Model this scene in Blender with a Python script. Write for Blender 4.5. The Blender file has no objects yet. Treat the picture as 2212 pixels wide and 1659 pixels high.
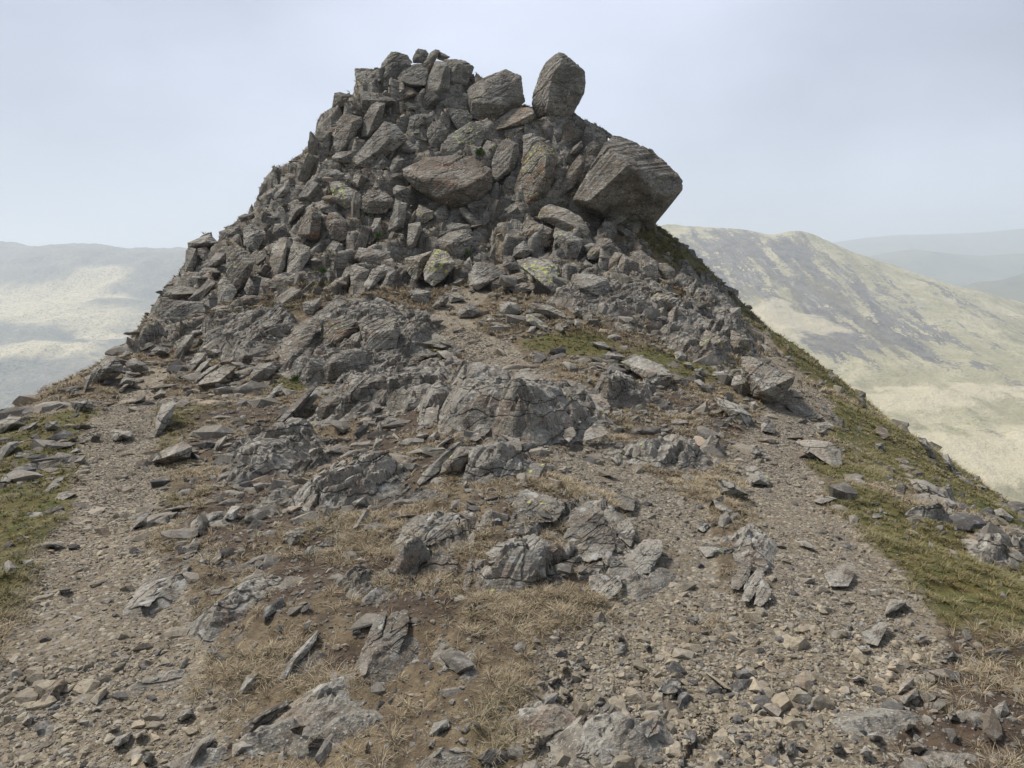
import bpy, bmesh, math, random
import numpy as np
from mathutils import Vector, Matrix

rng = np.random.default_rng(11)
random.seed(11)
scene = bpy.context.scene
COL = scene.collection

# ----------------------------------------------------------------------------- camera model
W2, F, CU, CV = 2212.0, 1530.0, 1106.0, 829.5       # photo measured on a 2212 x 1659 sheet
PITCH = math.radians(8.9)
EYE = np.array([0.0, 0.0, 1.6])
sP, cP = math.sin(PITCH), math.cos(PITCH)

def ray(u, v):
    u = np.asarray(u, float); v = np.asarray(v, float)
    x = (u - CU) / F; y = -(v - CV) / F
    return np.stack([x, cP + y * sP, -sP + y * cP], -1)

def at_depth(u, v, Y):
    d = ray(u, v)
    return EYE + d * (np.asarray(Y, float) / d[..., 1])[..., None]

def project(p):
    q = np.asarray(p, float) - EYE
    cz = q[..., 1] * cP - q[..., 2] * sP
    cy = q[..., 1] * sP + q[..., 2] * cP
    return CU + F * q[..., 0] / cz, CV - F * cy / cz

# ----------------------------------------------------------------------------- numpy noise
def hsh(ix, iy, iz, s=0):
    with np.errstate(over='ignore'):
        h = (ix.astype(np.int64) * 374761393 + iy.astype(np.int64) * 668265263
             + iz.astype(np.int64) * 2147483647 + s * 974634777) & 0xffffffff
        h = ((h ^ (h >> 13)) * 1274126177) & 0xffffffff
        h = ((h ^ (h >> 16)) * 2246822519) & 0xffffffff
        h = h ^ (h >> 15)
    return (h & 0xffffff) / float(0x1000000)

def vnoise(p, s=0):
    p = np.asarray(p, float)
    i = np.floor(p); f = p - i
    f = f * f * (3 - 2 * f)
    i = i.astype(np.int64)
    r = 0
    for dx in (0, 1):
        wx = f[..., 0] if dx else 1 - f[..., 0]
        for dy in (0, 1):
            wy = f[..., 1] if dy else 1 - f[..., 1]
            for dz in (0, 1):
                wz = f[..., 2] if dz else 1 - f[..., 2]
                r = r + wx * wy * wz * hsh(i[..., 0] + dx, i[..., 1] + dy, i[..., 2] + dz, s)
    return r * 2 - 1

def fbm(p, octv=4, s=0, gain=.5):
    a, r, t = 1.0, 0, 0
    p = np.asarray(p, float)
    for k in range(octv):
        r = r + a * vnoise(p, s + k * 17); t += a
        a *= gain; p = p * 2.03 + 3.1
    return r / t

def cells(p, s=0):
    """cellular noise: distance to the nearest site, gap to the second, offset to the site, four hashes of the site"""
    p = np.asarray(p, float); n = p.shape[0]
    i0 = np.floor(p).astype(np.int64)
    d1 = np.full(n, 9.0); d2 = np.full(n, 9.0); off = np.zeros((n, 3)); cid = np.zeros((n, 3), np.int64)
    for dx in (-1, 0, 1):
        for dy in (-1, 0, 1):
            for dz in (-1, 0, 1):
                c = i0 + np.array([dx, dy, dz])
                q = c + .5 + .9 * (np.stack([hsh(c[:, 0], c[:, 1], c[:, 2], s + k) for k in range(3)], -1) - .5)
                v = p - q
                d = np.sqrt((v * v).sum(1))
                m = d < d1
                d2 = np.where(m, d1, np.minimum(d2, d))
                d1 = np.where(m, d, d1)
                off[m] = v[m]; cid[m] = c[m]
    h = np.stack([hsh(cid[:, 0], cid[:, 1], cid[:, 2], s + 50 + k) for k in range(4)], -1)
    return d1, d2 - d1, off, h

def sstep(a, b, x):
    t = np.clip((x - a) / (b - a), 0, 1)
    return t * t * (3 - 2 * t)

# cleavage of the bedrock: one direction for the whole hill
SN = np.array([-.66, .34, .67]); SN /= np.linalg.norm(SN)          # normal of the cleavage planes
ST = np.array([.46, .88, .0]); ST -= SN * ST.dot(SN); ST /= np.linalg.norm(ST)
SB = np.cross(SN, ST)
CLEAV = np.stack([SN, ST, SB])

# ----------------------------------------------------------------------------- ground of the ridge
GP = [  # photo position and distance of points on the ground
 (-300,1659,2.2),(400,1659,2.15),(1106,1659,2.1),(1800,1659,2.1),(2500,1659,2.2),
 (0,1400,2.95),(600,1400,2.9),(1106,1400,2.8),(1600,1400,2.85),(2212,1400,2.95),
 (0,1200,3.95),(500,1220,3.75),(1106,1250,3.42),(1600,1250,3.5),(1950,1200,4.0),(2212,1250,4.2),
 (0,1050,5.5),(300,1080,5.0),(650,1060,4.95),(1106,1100,4.05),(1400,1060,4.9),(1700,1100,4.75),(1950,1060,5.6),
 (0,955,7.2),(250,960,6.9),(420,1000,6.2),(700,960,6.6),(1106,1020,4.8),(1106,950,5.6),(1400,960,6.6),(1650,1000,6.2),(1640,960,7.0),(1850,980,7.4),
 (600,890,8.2),(1106,880,6.65),(1106,800,8.6),(1400,890,7.8),(1750,920,8.6),(1400,800,10.4),(1550,860,9.2),
 (100,890,9.3),(190,832,11.4),(240,785,13.2),(280,870,10.6),(340,790,13.4),(450,850,10.8),(600,800,11.0),(820,830,10.6),
 (800,700,13.2),(900,650,14.6),(300,738,15.2),(450,720,15.0),(700,650,15.2),(560,650,16.0),
 (1100,720,12.3),(1050,660,14.4),(1000,620,15.7),(1300,700,13.0),(1450,740,12.8),(1250,620,15.6),(1550,700,15.2),(1500,640,16.8),
 (1700,790,14.0),(1760,860,10.8),(1620,712,19.0),(1700,738,18.0),(1800,820,15.0),(1900,905,12.0),(2010,978,10.0),(2080,1046,8.7),(2150,1098,7.6),(2212,1158,6.7),
 (2000,1060,7.0),(1900,980,8.6),
 # the crag
 (345,690,17.2),(420,600,18.3),(430,548,18.9),(500,520,19.2),(580,462,20.0),(650,400,20.8),(690,345,21.6),(715,270,22.6),(760,215,23.3),(800,180,23.8),(900,132,24.3),(990,160,24.3),(1050,215,23.6),
 (560,580,17.8),(650,540,18.3),(800,570,17.6),(1000,560,17.8),(1200,560,17.6),(700,460,19.5),(820,460,19.3),(1000,460,19.3),(1150,460,19.6),(1260,460,19.8),
 (800,360,21.0),(940,360,20.9),(1120,360,20.8),(1200,330,21.8),(860,260,22.6),(1000,260,22.7),(1110,256,22.9),(1200,258,23.0),(1245,268,23.0),(1290,288,22.9),(1370,470,21.0),(1430,540,20.0),
 (1430,498,22.6),(1490,540,22.0),(1550,606,21.0),(1612,670,20.0),(1400,600,17.4),(1330,540,18.4),
]
GW = [  # hidden ground beyond the skyline, x y z
 (-8.5,6,-2.6),(-12,10,-4.2),(-12.5,15,-4.5),(-13,20,-4.6),(-13,26,-5),(-6,30,-2.5),(0,31,-1.5),(7,30,-4),(11.5,24,-5.2),(12,19,-5.4),(12,15,-5.4),(11,10,-4.8),(8.8,6,-3.4),(-6,2,-.9),(6,2,-.9),
 (-5,-3,-.8),(0,-3,0.1),(5,-3,-.8),(0,-10,.3),(-10,-6,-5),(10,-6,-5),
 (-20,3,-10),(-24,14,-12),(-24,26,-12),(-14,38,-10),(0,40,-9),(14,38,-11),(24,26,-13),(24,14,-13),(20,3,-11),
 (-45,10,-28),(-45,40,-28),(0,65,-26),(45,40,-29),(45,10,-29),(-30,-15,-18),(30,-15,-18),
]
P3 = np.vstack([at_depth(*np.array(GP).T), np.array(GW, float)])

def tps_fit(xy, z, smooth=.02):
    n = len(xy)
    d = np.linalg.norm(xy[:, None] - xy[None], axis=2)
    K = np.where(d > 0, d * d * np.log(d + 1e-12), 0) + smooth * np.eye(n)
    Pm = np.hstack([np.ones((n, 1)), xy])
    A = np.zeros((n + 3, n + 3)); A[:n, :n] = K; A[:n, n:] = Pm; A[n:, :n] = Pm.T
    return xy, np.linalg.solve(A, np.concatenate([z, np.zeros(3)]))

def tps_eval(m, x, y):
    xy, w = m; n = len(xy)
    x = np.asarray(x, float).ravel(); y = np.asarray(y, float).ravel()
    out = np.empty(len(x))
    for k in range(0, len(x), 40000):
        q = np.stack([x[k:k + 40000], y[k:k + 40000]], 1)
        d2 = ((q[:, None] - xy[None]) ** 2).sum(2)
        out[k:k + 40000] = (.5 * d2 * np.log(d2 + 1e-20)) @ w[:n] + w[n] + q @ w[n + 1:]
    return out
TPS = tps_fit(P3[:, :2], P3[:, 2])
GX0, GX1, GY0, GY1, GS = -16., 16., -3., 34., .08
gx = np.arange(GX0, GX1, GS); gy = np.arange(GY0, GY1, GS)
HG = tps_eval(TPS, *[a.ravel() for a in np.meshgrid(gx, gy)]).reshape(len(gy), len(gx))

def hgt(x, y):
    fx = np.clip((np.asarray(x) - GX0) / GS, 0, len(gx) - 1.001); fy = np.clip((np.asarray(y) - GY0) / GS, 0, len(gy) - 1.001)
    ix = fx.astype(int); iy = fy.astype(int); fx = fx - ix; fy = fy - iy
    return (HG[iy, ix] * (1 - fx) + HG[iy, ix + 1] * fx) * (1 - fy) + (HG[iy + 1, ix] * (1 - fx) + HG[iy + 1, ix + 1] * fx) * fy

TS = np.concatenate([np.arange(1.2, 8, .04), np.arange(8, 33, .08)])
def cast(u, v, lift=None):
    """distance (along y) at which the sight line through a photo point meets the ground; nan for a miss"""
    u = np.atleast_1d(np.asarray(u, float)); v = np.atleast_1d(np.asarray(v, float))
    out = np.full(len(u), np.nan)
    for k in range(0, len(u), 4000):
        d = ray(u[k:k + 4000], v[k:k + 4000]); d = d / d[:, 1:2]
        p = EYE + d[:, None, :] * TS[None, :, None]
        below = p[..., 2] < hgt(p[..., 0], p[..., 1]) + (0 if lift is None else np.asarray(lift)[k:k + 4000, None])
        hit = below.any(1); j = below.argmax(1)
        out[k:k + 4000] = np.where(hit, TS[j], np.nan)
    return out

def ground_at(u, v):
    Y = cast(u, v)
    return at_depth(np.atleast_1d(u), np.atleast_1d(v), Y)

def ground_near(u, v):
    """like ground_at for one point, stepping down the photo until the sight line meets the hill"""
    for k in range(0, 400, 4):
        Y = cast(u, v + k)[0]
        if not np.isnan(Y): return Y
    return 20.

# masks of the ground --------------------------------------------------------
PATHS = [  # photo points with half width in metres
 [(335,795,.3),(300,850,.33),(270,900,.36),(262,960,.36),(270,1020,.34),(245,1100,.33),(215,1180,.34),(230,1260,.36),(250,1340,.4),(230,1440,.48),(180,1540,.48),(230,1650,.5)],
 [(985,655,.3),(965,700,.4),(1050,750,.45),(1120,800,.45),(1180,860,.3),(1240,960,.35),(1330,1030,.5),(1440,1080,.3),(1440,1200,.25),(1430,1330,.3),(1380,1450,.42),(1450,1560,.45),(1520,1640,.5)],
 [(1640,722,.3),(1700,790,.35),(1745,860,.4),(1700,930,.38),(1645,985,.36),(1690,1060,.36),(1740,1130,.38),(1790,1210,.42),(1790,1310,.46),(1720,1420,.5),(1620,1520,.5)],
 [(1078,530,.15),(1062,600,.25),(1010,650,.3)],
]
PATHS_W = []
for pl in PATHS:
    a = np.array(pl, float)
    g = ground_at(a[:, 0], a[:, 1]); ok = ~np.isnan(g[:, 0])
    PATHS_W.append(np.column_stack([g[ok, :2], a[ok, 2]]))

def seg_mask(x, y, pl):
    best = np.full(np.shape(x), -9.0)
    for a, b in zip(pl[:-1], pl[1:]):
        d = b[:2] - a[:2]; L = (d * d).sum() + 1e-9
        t = np.clip(((x - a[0]) * d[0] + (y - a[1]) * d[1]) / L, 0, 1)
        dist = np.hypot(x - a[0] - t * d[0], y - a[1] - t * d[1])
        best = np.maximum(best, 1 - dist / (a[2] + t * (b[2] - a[2])))
    return best

BLOBS = {  # photo centre, radius in metres
 'moss': [(30,1000,1.3),(100,1130,.7),(60,1240,.45),(1850,1080,.35),(1960,1230,.5),(1560,800,.6),(950,740,.4),(500,760,.5),(1380,620,.5),(700,600,.5),(2000,1020,1.5),(2100,1100,1.2),(1900,930,1.5),(2000,1180,.8),(2150,1240,.6),(1850,860,1.6),(1800,1010,.5),(1450,520,1.8),(1530,610,1.2),(1680,730,1.0),(1500,790,.9),(1460,720,.5),
          (60,1160,.6),(160,1080,.5),(200,960,.6),(140,920,1.2),(60,980,.8),(30,1590,.3),(340,920,.4),(560,700,.8),(640,830,.35),(1240,740,.7),(1340,790,.5),(1010,545,.5),(2212,1300,.4)],
 'rock': [(700,300,2.6),(620,410,2.2),(500,520,2.),(760,200,2),(1300,330,2),(900,180,2.5),(850,500,3.2),(1050,400,3.2),(950,250,3),(700,420,2.5),(550,560,2.2),(420,640,2),(1200,480,2.2),(1300,560,1.8),(1150,600,1.2),(400,720,1.2),(1550,690,1.5),(1600,760,1),(1640,820,.8),
          (1110,870,.8),(1200,930,.7),(1020,840,.8),(760,700,1.5),(900,860,.7),(1060,1000,.35),(1200,1130,.35),(1330,1130,.3),(950,1160,.3),(1420,1550,.4),(1250,1560,.2),(2180,1170,.6),(1380,690,1.0),(1400,650,1)],
 'soil': [(650,1250,.3),(740,1450,.2),(500,1150,.4),(1900,1600,.25),(1000,960,.7),(850,930,.8),(560,900,.9),(460,970,.5),(1500,880,.8),(1560,910,.5),(640,650,1),(800,1180,.5),(900,1290,.35),(600,1060,.9),(760,1060,.7),(1700,1190,.25),(1480,960,.6),(1300,1250,.2),(2000,1450,.5),(2050,1560,.5)],
}
BL = {}
for k, l in BLOBS.items():
    a = np.array(l, float)
    g = np.array([at_depth(q[0], q[1], ground_near(q[0], q[1])) for q in a])
    BL[k] = np.column_stack([g[:, :2], a[:, 2] * (1.2 if k == 'moss' else 1.)])

def masks(x, y):
    x = np.asarray(x, float); y = np.asarray(y, float)
    p = np.stack([x, y, 0 * x], -1)
    w = .35 * fbm(p * 1.3, 4, 5); w2 = .5 * fbm(p * 2.7, 3, 9)
    path = sstep(-.25, .35, np.maximum.reduce([seg_mask(x, y, pl) for pl in PATHS_W]) + w)
    res = {'path': path}
    for k, b in BL.items():
        m = np.zeros_like(x)
        for q in b:
            m = np.maximum(m, 1 - np.hypot(x - q[0], y - q[1]) / (q[2] * 1.25))
        res[k] = sstep(.0, .45, m + w * .8 + w2 * .3 - .05)
    res['rock'] = res['rock'] * (1 - .6 * path)
    res['moss'] = np.maximum(res['moss'] * (1 - path), .0)
    return res
# ----------------------------------------------------------------------------- rocks measured on enlargements of the photograph
CROPS = {'A': (648.0, 81.0, .19531), 'B': (1026.1, 81.0, .21973), 'C': (270.0, 378.0, .24414), 'M': (648.0, 324.0, .24414),
         'E': (1080.1, 324.0, .24414), 'F': (1458.1, 459.0, .3417), 'G': (0.0, 513.0, .29297), 'H': (540.0, 621.0, .29297),
         'I': (0.0, 918.1, .44658), 'J': (702.0, 1026.0, .39063), 'K': (1404.1, 918.1, .4466), 'L': (1080.0, 594.0, .31738), 'D': (0., 0., 1.)}
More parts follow.
